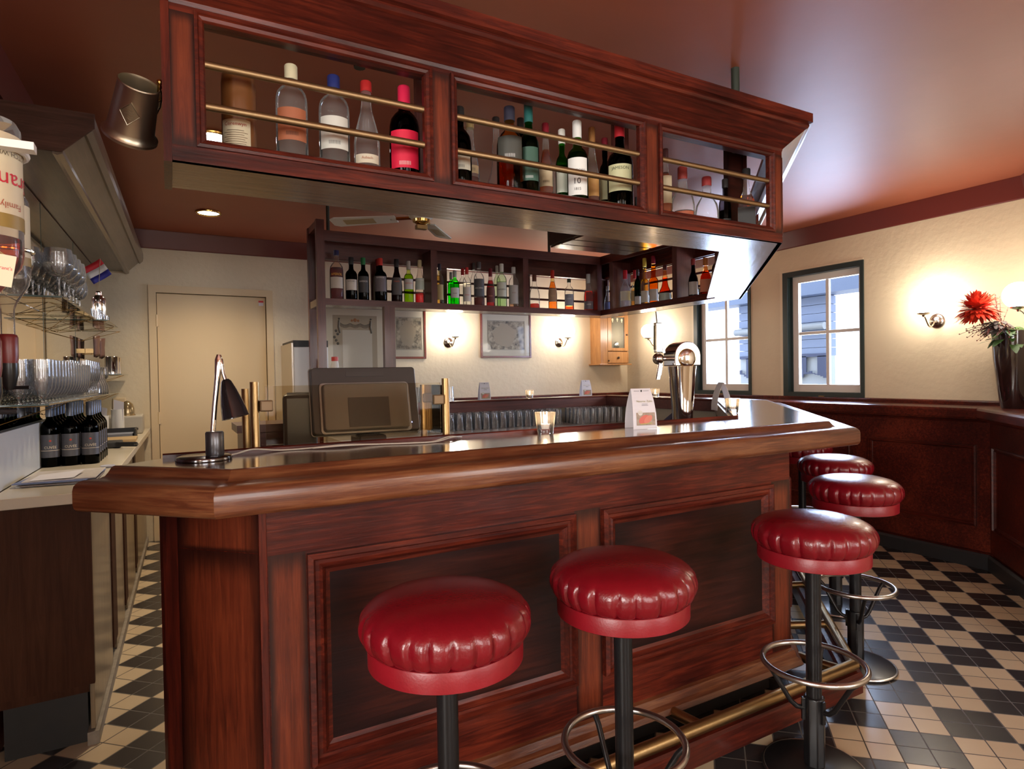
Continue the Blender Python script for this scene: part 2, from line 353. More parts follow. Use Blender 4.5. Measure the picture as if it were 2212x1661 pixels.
# back wall with the door opening
DX0, DX1, DZ = -0.093, 0.762, 2.064
w = MB(); w.box(-0.6, DX0, YB, YB+0.15, 0, CZ); w.box(DX1, 5.1, YB, YB+0.15, 0, CZ); w.box(DX0, DX1, YB, YB+0.15, DZ, CZ)
struct('wall_back', w, WALL)
d1 = struct('door_1', loc=(0.33, YB, 0))
MB().box(DX0+0.004, DX1-0.006, YB+0.005, YB+0.045, 0.01, DZ-0.005).build('door_leaf', DOORP, d1, bevel=0.002)
MB().box(DX0-0.02, DX1+0.02, YB+0.05, YB+0.14, 0, DZ+0.02).build('light_blocking_backing', BLKM, d1)  # unseen black backing added to keep outside light out of the door gaps
m = MB(); m.box(DX0-0.055, DX0, YB-0.018, YB-0.0005, 0, DZ+0.06); m.box(DX1, DX1+0.055, YB-0.018, YB-0.0005, 0, DZ+0.06); m.build('door_frame', DOORP, d1); MB().box(DX0, DX1, YB-0.018, YB-0.0005, DZ, DZ+0.06).build('door_frame', DOORP, d1)
for z in (1.83, 1.02, 0.25):
    MB().cyl((DX0, YB-0.012, z-0.05), (DX0, YB-0.012, z+0.05), 0.009, 10).box(DX0-0.02, DX0+0.02, YB-0.004, YB+0.002, z-0.045, z+0.045).build('hinge', DOORP, d1)
m = MB(); m.box(DX1-0.062, DX1-0.022, YB+0.001, YB+0.004, 1.985, 2.030); m.build('notice', PAPER, d1, label='small white notice with red top')
m = MB(); m.box(DX1-0.062, DX1-0.022, YB-0.0005, YB+0.001, 2.014, 2.030); m.build('notice_print', pm('notice_red', (0.6, 0.02, 0.03), 0.5), d1)
# right wall with two window openings
W2 = (2.95, 3.688, 1.09, 2.21); W1 = (4.055, 4.78, 1.09, 2.21)
w = MB()
def wallx(m, y0, y1, z0, z1): m.box(XR, XR+0.16, y0, y1, z0, z1)
wallx(w, BEND[1], W2[0], 0, CZ); wallx(w, W2[1], W1[0], 0, CZ); wallx(w, W1[1], YB, 0, CZ)
for q in (W1, W2): wallx(w, q[0], q[1], 0, q[2]); wallx(w, q[0], q[1], q[3], CZ)
struct('wall_right', w, WALL)
# alcove wall running diagonally towards the viewer's right
n = (-DG[1], DG[0])
w = MB(); w.prism([BEND, DEND, (DEND[0]+0.15*n[0], DEND[1]+0.15*n[1]), (BEND[0]+0.15*n[0]+0.1, BEND[1]+0.15*n[1]-0.03)], 0, CZ); struct('wall_alcove', w, WALL)
struct('wall_lounge', MB().box(DEND[0], DEND[0]+0.15, -3.05, DEND[1], 0, CZ), WALL)
w = MB(); WIN = [(-0.6, 1.0), (2.5, 3.6)]
w.box(-2.75, 3.9, -3.15, -3.0, 0, 0.9); w.box(-2.75, 3.9, -3.15, -3.0, 2.2, CZ); w.box(-2.75, -0.6, -3.15, -3.0, 0.9, 2.2); w.box(1.0, 2.5, -3.15, -3.0, 0.9, 2.2); w.box(3.6, 3.9, -3.15, -3.0, 0.9, 2.2)
struct('wall_street', w, WALL)
# left wall (behind the glass shelves) and the lounge side beyond the viewer
SL = 0.022
def LX(u, y): return -0.50+u-SL*(YB-y)
w = MB(); w.prism([(LX(0, YB), YB), (LX(0, 0.9), 0.9), (LX(0, 0.9)-0.15, 0.9), (LX(0, YB)-0.15, YB)], 0, CZ); struct('wall_left', w, CROWN)
struct('wall_left_return', MB().box(-2.75, LX(0, 0.9)-0.01, 0.9, 1.05, 0, CZ), WALL)
m = MB(); m.box(-2.9, -2.75, -3.05, -1.9, 0, CZ); m.box(-2.9, -2.75, -0.3, 1.05, 0, CZ); m.box(-2.9, -2.75, -1.9, -0.3, 0, 0.9); m.box(-2.9, -2.75, -1.9, -0.3, 2.2, CZ); struct('wall_far_left', m, WALL)
# cornice: flat red boards under the ceiling
WP = [(-0.52, YB), (XR, YB), BEND, DEND]
cz0 = 2.425
struct('trim_1', MB().sweep(WP, [(0, cz0), (0.012, cz0), (0.016, cz0+0.006), (0.05, CZ-0.004), (0.05, CZ), (0, CZ)]), CROWN)
struct('trim_2', MB().sweep([(LX(0, 0.91), 0.91), (LX(0, YB-0.06), YB-0.06)], [(0, 2.43), (0.02, 2.43), (0.05, CZ), (0, CZ)]), CROWN)
# wainscot with ledge along the back and right walls
WPL = [(1.0, YB), (XR, YB), BEND, DEND]
struct('trim_3', MB().sweep(WPL, [(0, 1.098), (0.028, 1.095), (0.036, 1.088), (0.036, 1.066), (0.31, 1.066), (0.33, 1.060), (0.337, 1.048), (0.337, 1.003), (0.328, 0.99), (0.31, 0.985), (0.275, 0.978), (0.262, 0.965), (0.0, 0.965)]), WDG)
FD = 0.262
struct('wall_wainscot', MB().sweep(WPL, [(0, 0.0), (FD-0.03, 0.0), (FD-0.03, 0.10), (FD-0.012, 0.115), (FD-0.012, 0.965), (0, 0.965)]), WX)
struct('baseboard_right', MB().sweep(WPL, [(FD-0.012, 0), (FD+0.006, 0), (FD+0.006, 0.085), (FD-0.004, 0.10), (FD-0.012, 0.10)]), BLKM)
def panel_frames(m, p0, p1, z0, z1, d0, depth=0.022, w=0.035, nrm=None):
    """stepped moulding round a field panel lying between plan points p0 and p1, standing off a face by d0"""
    p0 = Vector(p0); p1 = Vector(p1); t = (p1-p0); L = t.length; t = t/L; nn = Vector((t.y, -t.x))
    def P(s, d, z): q = p0+t*s+nn*d; return (q.x, q.y, z)
    rings = [(0, 0), (0, depth*0.75), (w*0.22, depth), (w*0.34, depth*0.45), (w*0.5, depth*0.45), (w*0.62, depth*0.75), (w*0.8, depth*0.2), (w, 0.001)]
    v = []
    for o, d in rings: v += [P(o, d0+d, z0+o), P(L-o, d0+d, z0+o), P(L-o, d0+d, z1-o), P(o, d0+d, z1-o)]
    f = []
    for i in range(len(rings)-1):
        for k in range(4): f.append((i*4+k, i*4+(k+1) % 4, (i+1)*4+(k+1) % 4, (i+1)*4+k))
    m.add(v, f)
def field(m, p0, p1, z0, z1, d):
    p0 = Vector(p0); p1 = Vector(p1); t = (p1-p0).normalized(); nn = Vector((t.y, -t.x)); a = p0+nn*d; b = p1+nn*d
    m.add([(a.x, a.y, z0), (b.x, b.y, z0), (b.x, b.y, z1), (a.x, a.y, z1)], [(0, 1, 2, 3)])
fx = XR-FD+0.012
m = MB(); mf = MB()
ys = [(5.45, 4.75), (4.60, 3.90), (3.72, 2.91), (2.77, 2.05)]
for a, b in ys: panel_frames(m, (fx, a), (fx, b), 0.275, 0.815, 0.0); field(mf, (fx, a-0.03), (fx, b+0.03), 0.305, 0.785, 0.0015)
bx, by = BEND[0]-FD*0.72, BEND[1]+0.1
q0 = Vector((4.60, 1.90)); tt = Vector(DG).normalized()
off = Vector((DG[1], -DG[0])).normalized()*0.0
sb = Vector(BEND)+Vector((DG[1], -DG[0])).normalized()*(FD-0.012)
s1 = sb+tt*0.20; s2 = sb+tt*0.82; s3 = sb+tt*0.92; s4 = sb+tt*1.5
for a, b in ((s1, s2), (s3, s4)): panel_frames(m, a, b, 0.275, 0.815, 0.0); field(mf, a+tt*0.03, b-tt*0.03, 0.305, 0.785, 0.0015)
for a, b in ((4.5, 3.7), (3.5, 2.7), (2.5, 1.7)): panel_frames(m, (b, YB-FD+0.012), (a, YB-FD+0.012), 0.34, 0.88, 0.0)
struct('trim_4', m, WY); struct('trim_5', mf, WX)
# windows of the right wall
def window(name, q):
    y0, y1, z0, z1 = q; o = struct(name, loc=(XR, (y0+y1)/2, z0)); X = XR
    m = MB(); e = 0.045
    m.box(X-0.012, X+0.10, y0-0.004, y0+e*0.55, z0, z1); m.box(X-0.012, X+0.10, y1-e, y1+0.004, z0, z1); m.box(X-0.012, X+0.10, y0+e*0.55, y1-e, z0, z0+e); m.box(X-0.012, X+0.10, y0+e*0.55, y1-e, z1-e, z1)
    m.box(X+0.028, X+0.085, y1-e-0.024, y1-e+0.002, z0+e-0.002, z1-e+0.002)
    m.build('window_frame', GREEN, o)
    m = MB(); a0, a1, b0, b1 = y0+e*0.6, y1-e-0.02, z0+e, z1-e; s = 0.058; xs0, xs1 = X+0.035, X+0.075
    m.box(xs0, xs1, a0, a0+s*0.6, b0, b1); m.box(xs0, xs1, a1-s, a1, b0, b1); m.box(xs0, xs1, a0+s*0.6, a1-s, b0, b0+s*1.15); m.box(xs0, xs1, a0+s*0.6, a1-s, b1-s, b1)
    ym = a0+(a1-a0)*0.49; zm = b0+(b1-b0)*0.505
    m.box(xs0+0.008, xs1-0.006, ym-0.015, ym+0.015, b0+s*1.15, b1-s); m.box(xs0+0.008, xs1-0.006, a0+s*0.6, ym-0.015, zm-0.014, zm+0.014); m.box(xs0+0.008, xs1-0.006, ym+0.015, a1-s, zm-0.014, zm+0.014)
    m.build('sash', SASH, o, bevel=0.003)
    MB().box(xs0+0.022, xs0+0.025, a0+0.01, a1-0.01, b0+0.01, b1-0.01).build('glass_pane', GLW, o)
    MB().box(X-0.022, X-0.012, (y0+y1)/2-0.03, (y0+y1)/2+0.02, z0+0.008, z0+0.016).build('window_latch', BRASS, o)
window('window_1', W1); window('window_2', W2)
m = MB()
for q in (W1, W2): m.box(XR-0.006, XR, q[1]+0.006, q[1]+0.035, q[2]-0.01, q[3]+0.004); m.box(XR-0.006, XR, q[0], q[1]+0.035, q[3]+0.005, q[3]+0.014)
struct('trim_6', m, pm('pale_cream_beading', (0.78, 0.66, 0.47), 0.5))
for i, (a, b) in enumerate(WIN):
    o = struct('window_%d' % (i+3), loc=((a+b)/2, -3.05, 0.9)); m = MB(); c = (a+b)/2
    for x in (a, c-0.02, b-0.04): m.box(x, x+0.04, -3.10, -3.05, 0.9, 2.2)
    for z in (0.9, 1.53, 2.16): m.box(a, b, -3.10, -3.05, z, z+0.04)
    m.build('sash', SASH, o); MB().box(a, b, -3.08, -3.075, 0.9, 2.2).build('glass_pane', GLW, o)
o = struct('window_5', loc=(-2.8, -1.1, 0.9)); m = MB()  # unseen window added as an opening for the wainscot fill lamp
for y in (-1.9, -1.12, -0.34): m.box(-2.85, -2.80, y, y+0.04, 0.9, 2.2)
for z in (0.9, 1.53, 2.16): m.box(-2.85, -2.80, -1.9, -0.3, z, z+0.04)
m.build('sash', SASH, o); MB().box(-2.83, -2.825, -1.9, -0.3, 0.9, 2.2).build('glass_pane', GLW, o)
# yard outside: a boarded blue-white lean-to with lace valance against the bright sky
t = thing('lean_to', 'pale blue boarded lean-to with gutter outside the windows', 'outbuilding', (7.2, 5.4, 0))
m = MB()
for k in range(9): m.box(6.95+0.006*(k % 2), 7.1, 4.62, 5.95, 1.5+0.105*k, 1.60+0.105*k)
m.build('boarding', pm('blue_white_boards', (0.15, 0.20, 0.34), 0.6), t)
MB().box(6.75, 7.1, 3.2, 8.6, 2.235, 2.44).build('eaves_beam', pm('dark_blue_eaves', (0.10, 0.14, 0.25), 0.6), t)  # eaves in a darker blue than the boarding
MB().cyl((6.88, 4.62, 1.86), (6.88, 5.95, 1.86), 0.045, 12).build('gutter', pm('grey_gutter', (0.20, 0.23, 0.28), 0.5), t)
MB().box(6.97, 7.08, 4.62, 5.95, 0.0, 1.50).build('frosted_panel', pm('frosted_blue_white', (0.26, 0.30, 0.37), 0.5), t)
m = MB()
for k in range(34):
    y = 4.64+k*0.038; h = 0.17+0.10*abs(math.cos((y-4.64)*PI/0.36))+0.015*math.sin(k*5.1); top_ = 1.50 if abs(math.sin((y-4.64)*PI/0.36)) < 0.75 else 1.40+0.0
    m.box(6.93, 6.94, y, y+0.039, 1.52-h-0.02, top_-(0.0 if top_ == 1.50 else 0.12))
m.box(6.93, 6.94, 4.64, 5.93, 1.49, 1.53)
m.build('lace_valance', pm('dark_blue_lace', (0.045, 0.06, 0.13), 0.7), t)
# ceiling spots
def spot(x, y, label):
    t = thing('ceiling_spotlight', label, 'ceiling light', (x, y, CZ), 0, 'recessed ceiling spots')
    MB().torus((0, 0, -0.006), 0.080, 0.009, 36, 8).build('trim_ring', GOLD, t, world=False)
    MB().lathe([(0.001, -0.010), (0.05, -0.009), (0.074, -0.004)], 32).build('lens', SPOT, t, world=False)
struct('ground', MB().box(5.06, 9.5, 1.5, 9.5, -0.12, -0.02), pm('yard_paving', (0.3, 0.3, 0.32), 0.8))
spot(0.271, 5.06, 'round recessed spotlight in the ceiling above the cream door'); spot(0.215, 3.47, 'round recessed spotlight seen through the leftmost bay of the overhead rack')
# ------------------------------------------------------------------ the bar counter
OUT = [(-0.205, 1.729), (0.074, 1.45), (2.38, 1.45), (3.84, 2.91), (3.84, 4.84), (0.90, 4.84)]
INN = [(-0.024, 1.91), (2.19, 1.91), (3.38, 3.10), (3.38, 4.36), (0.90, 4.36)]
BT = 1.12
bt = thing('bar_worktop', 'dark glossy wooden bar top with thick rounded nosing running round the bar', 'bar top', (1.2, 1.7, 1.03))
def inset(path, d):
    mb = MB().sweep(path, [(-d, 0), (-d, 1)]); return [(v[0], v[1]) for v in mb.v[::2]]
ii = inset(OUT, 0.118)
poly = ii[:]; poly[0] = (-0.119, 1.81); top = poly+[(0.90, 4.36), (3.38, 4.36), (3.38, 3.10), (2.19, 1.91), (-0.024, 1.91)]
def strip(m, a, b, z0, z1):
    """solid between two plan polylines of equal length"""
    for i in range(len(a)-1):
        m.prism([a[i], a[i+1], b[i+1], b[i]], z0, z1)
a6 = ii; b6 = [(-0.024, 1.91), (0.262, 1.91), (2.19, 1.91), (3.38, 3.10), (3.38, 4.36), (0.90, 4.36)]
a = [a6[0], a6[1], a6[2], a6[3], a6[4], a6[5]]; b = [b6[0], b6[1], b6[2], b6[3], b6[4], b6[5]]
m = MB(); strip(m, a[:2], b[:2], 1.085, BT); m.build('surface', WTP, bt); m = MB(); strip(m, a[1:3], b[1:3], 1.085, BT); strip(m, a[2:], b[2:], 1.085, BT); m.build('surface', WTP, bt)
NP = [(-0.12, BT), (-0.112, BT+0.002), (-0.102, BT-0.001), (-0.094, 1.109), (-0.084, 1.100), (-0.070, 1.097), (-0.050, 1.098), (-0.028, 1.099), (-0.012, 1.096), (-0.003, 1.088), (0, 1.078), (0, 1.046), (-0.003, 1.036), (-0.010, 1.030), (-0.022, 1.028), (-0.05, 1.027), (-0.22, 1.027), (-0.22, 1.05), (-0.12, 1.07)]

def nosing(path3, i0, i1, mat):
    mb = MB().sweep(path3, NP); mcount = len(NP); v = mb.v[i0*mcount:(i1+1)*mcount]; f = []
    for i in range(i1-i0):
        for k in range(mcount): f.append((i*mcount+k, i*mcount+(k+1) % mcount, (i+1)*mcount+(k+1) % mcount, (i+1)*mcount+k))
    f += [tuple(range(mcount)), tuple((i1-i0)*mcount+k for k in range(mcount))[::-1]]
    q = MB(); q.add(v, f, True); return q.build('nosing', mat, bt)
nosing(OUT, 0, 1, WNW); nosing(OUT, 1, 2, WNS); nosing(OUT, 2, 3, WND); nosing(OUT, 3, 4, WY); nosing(OUT, 4, 5, WNS)
m = MB(); m.sweep([(p[0], p[1]) for p in INN], [(0.0, BT+0.012), (0.014, BT+0.014), (0.018, BT+0.010), (0.018, BT-0.005), (0.0, BT-0.005)])
m.build('inner_lip', WX, bt); MB().sweep(INN, [(-0.012, 1.045), (-0.0005, 1.045), (-0.0005, BT-0.002), (-0.012, BT-0.002)]).build('inner_fascia', WSH, bt)
# the panelled body of the bar
BP = [(-0.015, 1.853), (0.198, 1.64), (2.203, 1.64), (3.65, 3.087), (3.65, 4.65), (0.92, 4.65)]
bc = thing('bar_counter', 'panelled dark red oak bar counter under the bar top', 'bar counter', (1.2, 1.8, 0))
m = MB(); strip(m, BP[1:3], [(0.24, 1.80), (2.13, 1.80)], 0.15, 1.03); m.build('front_panelling', WX, bc)
m = MB(); m.prism([BP[0], BP[1], (0.24, 1.80), (0.07, 1.96)], 0.0, 1.03); m.build('corner_panel', WZ, bc)
m = MB(); strip(m, BP[2:4], [(2.13, 1.80), (3.50, 3.17)], 0.15, 1.03); strip(m, BP[3:5], [(3.50, 3.17), (3.50, 4.50)], 0.15, 1.03); strip(m, BP[4:6], [(3.50, 4.50), (0.92, 4.50)], 0.15, 1.03); m.build('side_panelling', WDG, bc)
m = MB(); m.sweep([(0.26, 1.73), (2.16, 1.73), (3.58, 3.15), (3.58, 4.6)], [(0, 0), (0.012, 0), (0.012, 0.16), (0, 0.16)]); m.build('toe_kick', BLKM, bc)
MB().sweep(BP[1:5], [(0, 0.125), (0.035, 0.125), (0.045, 0.135), (0.035, 0.150), (0.02, 0.160), (0.012, 0.185), (0, 0.190)]).build('plinth_moulding', WNS, bc)
Y0 = 1.64
MB().box(0.182, 0.2005, Y0-0.004, Y0+0.02, 0.0, 1.029).build('corner_bead', WZ, bc, bevel=0.002)
mc = Vector((-0.707, 0.707, 0))
m = MB(); m.prism([(-0.035, 1.873), (-0.028, 1.850), (0.006, 1.823), (0.006, 1.855)], 0, 1.03); m.build('end_post', WZ, bc)
m = MB(); m.box(-0.022, 0.003, 1.86, 1.885, 0.0, 1.03); m.build('end_bead', WDK, bc)
for i, (x0, x1) in enumerate(((0.296, 1.131), (1.242, 2.087))):
    m = MB(); panel_frames(m, (x0, Y0), (x1, Y0), 0.322, 0.878, 0.0, 0.024, 0.058); m.build('panel_moulding', WX, bc)
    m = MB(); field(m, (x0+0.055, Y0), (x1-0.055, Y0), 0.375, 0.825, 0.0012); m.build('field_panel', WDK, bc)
for x0, x1 in ((0.203, 0.294), (1.134, 1.239), (2.09, 2.2)):
    m = MB(); field(m, (x0, Y0), (x1, Y0), 0.195, 0.885, 0.0010); m.build('stile', WZP, bc)
m = MB(); e0 = Vector(BP[1])+Vector((-0.707, 0.707))*0.012; e1 = Vector(BP[0])+Vector((0.707, -0.707))*0.03
field(m, e1, e0, 0.0, 0.89, 0.0012); m.build('stile', WZP, bc)
m = MB(); field(m, e1, e0, 0.892, 1.03, 0.0012); m.build('wing_rail', WZP, bc)
dd = Vector((0.707, 0.707))
for a_, b_ in ((0.10, 0.95), (1.08, 1.93)):
    m = MB(); panel_frames(m, Vector(BP[2])+dd*a_, Vector(BP[2])+dd*b_, 0.322, 0.878, 0.0, 0.024, 0.058); m.build('panel_moulding', WDG, bc)
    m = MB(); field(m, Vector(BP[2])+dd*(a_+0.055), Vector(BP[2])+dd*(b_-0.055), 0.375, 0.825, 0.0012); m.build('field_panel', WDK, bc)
# cream inner side and the low work surface inside the bar
m = MB(); strip(m, [(3.42, 3.14), (3.42, 4.40), (0.94, 4.40)], [(3.48, 3.14), (3.48, 4.46), (0.94, 4.46)], 0.0, 1.05); m.build('inner_cladding', pm('beige_cladding', (0.42, 0.36, 0.27), 0.4), bc)
wk = thing('work_surface', 'pale work surface behind the bar under the rear bar top', 'worktop', (2.4, 4.2, 0.86))
m = MB(); m.prism([(0.95, 4.398), (3.416, 4.398), (3.416, 3.15), (3.0, 3.15), (3.0, 3.95), (0.95, 3.95)], 0.88, 0.92); m.build('top', pm('steel_grey_worktop', (0.40, 0.37, 0.32), 0.3, 0.3), wk)
m = MB(); m.prism([(0.97, 4.396), (3.41, 4.396), (3.41, 3.2), (3.03, 3.2), (3.03, 3.99), (0.97, 3.99)], 0.0, 0.88); m.build('cupboards', WSH, wk)
wk2 = thing('under_bar_unit', 'low beige unit inside the front of the bar', 'worktop', (1.2, 2.1, 0))
m = MB(); m.prism([(0.25, 1.83), (2.09, 1.83), (3.0, 2.74), (3.0, 3.05), (1.95, 2.25), (0.25, 2.25)], 0.0, 0.90); m.build('body', WSH, wk2)
m = MB(); m.prism([(0.24, 1.82), (2.10, 1.82), (3.02, 2.74), (3.02, 3.08), (1.94, 2.27), (0.24, 2.27)], 0.90, 0.925); m.build('top', pm('steel_grey_worktop', (0.4, 0.37, 0.32), 0.3), wk2)
# footboard and brass rail
fb = thing('footboard', 'dark oak footboard held just above the floor along the bar', 'footboard', (1.2, 1.42, 0.06))
FPATH = [(-0.10, 1.62), (0.10, 1.42), (2.335, 1.42), (3.72, 2.805), (3.72, 4.3)]
MB().sweep(FPATH, [(0, 0.066), (0, 0.136), (-0.008, 0.145), (-0.075, 0.145), (-0.085, 0.136), (-0.085, 0.066), (-0.075, 0.058), (-0.008, 0.058)]).build('board', WX, fb)
fr = thing('foot_rail', 'brass foot rail on the footboard round the bar', 'foot rail', (1.2, 1.5, 0.1))
rp = inset(FPATH, 0.030)
MB().tube([(p[0], p[1], 0.1665) for p in rp[1:]], 0.0215, 16).build('rail', BRASS, fr)
for x in (0.62, 1.52, 2.28):
    MB().cyl((x, 1.45, 0.150), (x, 1.735, 0.118), 0.019, 14).build('bracket', BRASS, fr)
for s in (0.45, 1.0, 1.55):
    p = Vector((2.32, 1.45))+dd*s; q = p+Vector((-0.707, 0.707))*0.26
    MB().cyl((p.x, p.y, 0.150), (q.x, q.y, 0.118), 0.019, 14).build('bracket', BRASS, fr)
# coat hooks below the nosing
def coat_hook(px, lab):
    x = on_y(px, 1080, 1.60)[0]
    t = thing('coat_hook', lab, 'hook', (x, 1.60, 1.027), 0, 'bag hooks under the bar top')
    m = MB(); m.box(-0.012, 0.012, -0.012, 0.012, -0.006, 0); m.build('plate', BRASS, t, world=False)
    for s in (-1, 1):
        MB().tube([(0.003*s, 0, -0.004), (0.012*s, 0, -0.018), (0.026*s, 0, -0.022), (0.036*s, 0, -0.016), (0.040*s, 0, -0.006)], 0.0028, 8).build('prong', BRASS, t, world=False)
coat_hook(985, 'small double bag hook under the bar top above the left panel'); coat_hook(1512, 'small double bag hook under the bar top above the right panel')
# ------------------------------------------------------------------ overhead rack ring
RO = [(0.015, 1.66), (2.201, 1.66), (3.62, 3.079), (3.62, 4.66), (0.965, 4.66)]
rk = thing('overhead_rack', 'dark red oak bottle rack hung from the ceiling around the bar', 'bottle rack', (1.1, 1.78, 1.85))
ZB, ZT = 1.852, 2.345
def seg(m, i, j, d0, d1, z0, z1, path=RO):
    mb = MB().sweep(path, [(d0, z0), (d1, z0), (d1, z1), (d0, z1)]); v = mb.v[i*4:(j+1)*4]; f = []
    for q in range(j-i):
        for k in range(4): f.append((q*4+k, q*4+(k+1) % 4, (q+1)*4+(k+1) % 4, (q+1)*4+k))
    f += [(0, 1, 2, 3), tuple((j-i)*4+k for k in (3, 2, 1, 0))]; m.add(v, f)
SEGM = [(0, 1, WX, WUN), (1, 2, WDG, WUD), (2, 3, WY, WUN), (3, 4, WSH, WUN)]
for i, j, wm, um in SEGM:
    m = MB(); seg(m, i, j, -0.24, -0.001, ZB, ZB+0.006); m.build('soffit', um, rk)
    m = MB(); seg(m, i, j, -0.24, -0.018, ZB+0.006, ZB+0.026); m.build('bottom_shelf', wm, rk)
    m = MB(); seg(m, i, j, -0.018, 0, ZB, 1.890); m.build('bottom_rail', wm, rk)
    m = MB(); seg(m, i, j, -0.065, 0, 2.206, 2.23); m.build('top_rail', wm, rk)
    cp = [(0.001, 2.222), (0.004, 2.232), (0.082, 2.288), (0.092, 2.292), (0.098, 2.300), (0.096, 2.306), (0.110, 2.310), (0.110, ZT), (-0.02, ZT), (-0.02, 2.23)]
    mb = MB().sweep(RO, cp); k_ = len(cp); v = mb.v[i*k_:(j+1)*k_]; f = [(k, (k+1) % k_, k_+(k+1) % k_, k_+k) for k in range(k_)]+[tuple(range(k_)), tuple(range(k_, 2*k_))[::-1]]
    q = MB(); q.add(v, f); q.build('cornice', wm, rk)
# front bays: stiles, opening mouldings, bronze bars
def bay_frame(p, q, z0=1.890, z1=2.214, mat=WX):
    m = MB(); p = Vector(p); q = Vector(q); t_ = (q-p); L = t_.length; t_ = t_/L; nn = Vector((t_.y, -t_.x))
    def P(s, d, z): w_ = p+t_*s+nn*d; return (w_.x, w_.y, z)
    rings = [(0, 0), (0, 0.009), (0.007, 0.011), (0.010, 0.006), (0.018, 0.004), (0.022, -0.002), (0.022, -0.02), (0, -0.02)]; v = []
    for o_, d in rings: v += [P(o_, d, z0+o_), P(L-o_, d, z0+o_), P(L-o_, d, z1-o_), P(o_, d, z1-o_)]
    k_ = len(rings); f = [(i*4+k, i*4+(k+1) % 4, ((i+1) % k_)*4+(k+1) % 4, ((i+1) % k_)*4+k) for i in range(k_) for k in range(4)]
    m.add(v, f); m.build('bay_moulding', mat, rk)
BAYS = [(0.067, 0.674), (0.733, 1.473), (1.535, 2.150)]
for x0, x1 in BAYS: bay_frame((x0, 1.66), (x1, 1.66))
for x0, x1 in ((0.015, 0.067), (0.674, 0.733), (1.473, 1.535), (2.150, 2.201)):
    MB().box(x0, x1, 1.6600, 1.678, 1.890, 2.206).build('stile', WZP, rk)
    if x0 > 0.1: MB().box(x0+0.03, x1+0.035, 1.862, 1.885, 1.878, 2.42).build('rear_stile', WSZ, rk)
MB().box(-0.003, 0.0145, 1.655, 1.90, 1.846, 2.221).build('end_board', WZ, rk); m = MB(); m.prism([(-0.003, 1.548), (0.0145, 1.548), (0.0145, 1.90), (-0.003, 1.90)], 2.30, 2.347); m.add([(-0.003, 1.655, 2.221), (-0.003, 1.565, 2.30), (-0.003, 1.90, 2.30), (-0.003, 1.90, 2.221), (0.0145, 1.655, 2.221), (0.0145, 1.565, 2.30), (0.0145, 1.90, 2.30), (0.0145, 1.90, 2.221)], [(0, 1, 2, 3), (7, 6, 5, 4), (0, 4, 5, 1), (3, 2, 6, 7)]); m.build('end_board', WZ, rk)
MB().box(0.015, 2.1, 1.866, 1.89, 2.36, 2.42).build('rear_rail', WSH, rk)
MB().box(2.09, 2.185, 1.84, 1.862, 1.8785, 2.30).build('corner_block', WDK, rk)
for x0, x1 in BAYS:
    for z in (1.996, 2.097):
        MB().cyl((x0+0.012, 1.672, z), (x1-0.012, 1.672, z), 0.0098, 14).build('bar', BRASSR, rk)
d2 = Vector((0.7071, 0.7071)); c1 = Vector(RO[1])
for a_, b_ in ((0.05, 0.95), (1.05, 1.95)):
    bay_frame(c1+d2*a_, c1+d2*b_, mat=WDG)
    for z in (1.996, 2.097):
        p = c1+d2*(a_+0.01); q = c1+d2*(b_-0.01); MB().cyl((p.x, p.y+0.012, z), (q.x, q.y+0.012, z), 0.0098, 12).build('bar', BRASSR, rk)
for a_, b_ in ((0, 0.05), (0.95, 1.05), (1.95, 2.0)):
    p = c1+d2*a_; q = c1+d2*b_; nn = Vector((0.707, -0.707)); m = MB(); m.prism([p, q, q-nn*0.018, p-nn*0.018], 1.890, 2.206); m.build('stile', WZ, rk)
# outward frames of right and rear runs (bars and stiles seen from inside)
RY = [(3.12, 3.52), (3.58, 4.10), (4.16, 4.60)]
for a_, b_ in RY:
    for z in (1.996, 2.097): MB().cyl((3.61, a_, z), (3.61, b_, z), 0.0098, 10).build('bar', WSH, rk)
for a_, b_ in ((3.07, 3.12), (3.52, 3.58), (4.10, 4.16), (4.60, 4.66)): MB().box(3.602, 3.62, a_, b_, 1.890, 2.206).build('stile', WSZ, rk)
BX = [(1.42, 1.93), (1.99, 2.72), (2.78, 3.50)]
for a_, b_ in BX:
    for z in (1.996, 2.097): MB().cyl((a_, 4.65, z), (b_, 4.65, z), 0.0098, 10).build('bar', WSH, rk)
for a_, b_ in ((0.967, 1.0), (1.36, 1.42), (1.93, 1.99), (2.72, 2.78), (3.50, 3.62)): MB().box(a_, b_, 4.642, 4.66, 1.890, 2.206).build('stile', WSZ, rk)
# inner faces: posts, top rail and dividers
MB().box(0.965, 3.40, 4.42, 4.44, 2.30, 2.372).build('inner_rail', WSH, rk)
MB().box(3.38, 3.40, 3.10, 4.44, 2.30, 2.372).build('inner_rail', WY, rk)
MB().box(0.965, 3.38, 4.418, 4.424, 1.846, 1.893).build('inner_rail', WSH, rk); MB().box(3.374, 3.381, 3.10, 4.42, 1.846, 1.893).build('inner_rail', WY, rk)
MB().box(0.965, 3.6, 4.44, 4.642, 2.355, 2.372).build('lid_board', WSH, rk); MB().box(3.4, 3.6, 3.1, 4.44, 2.355, 2.372).build('lid_board', WY, rk)
MB().box(0.967, 3.62, 4.60, 4.642, 2.20, 2.372).build('rear_band', WSH, rk); MB().box(3.58, 3.602, 3.1, 4.6, 2.20, 2.372).build('rear_band', WY, rk)
for x in (1.79, 2.61, 3.375): MB().box(x-0.025, x+0.025, 4.426, 4.60, 1.8785, 2.299).build('divider', WSZ, rk)
for y in (4.27, 3.50): MB().box(3.384, 3.58, y-0.025, y+0.025, 1.8785, 2.299).build('divider', WSZ, rk)
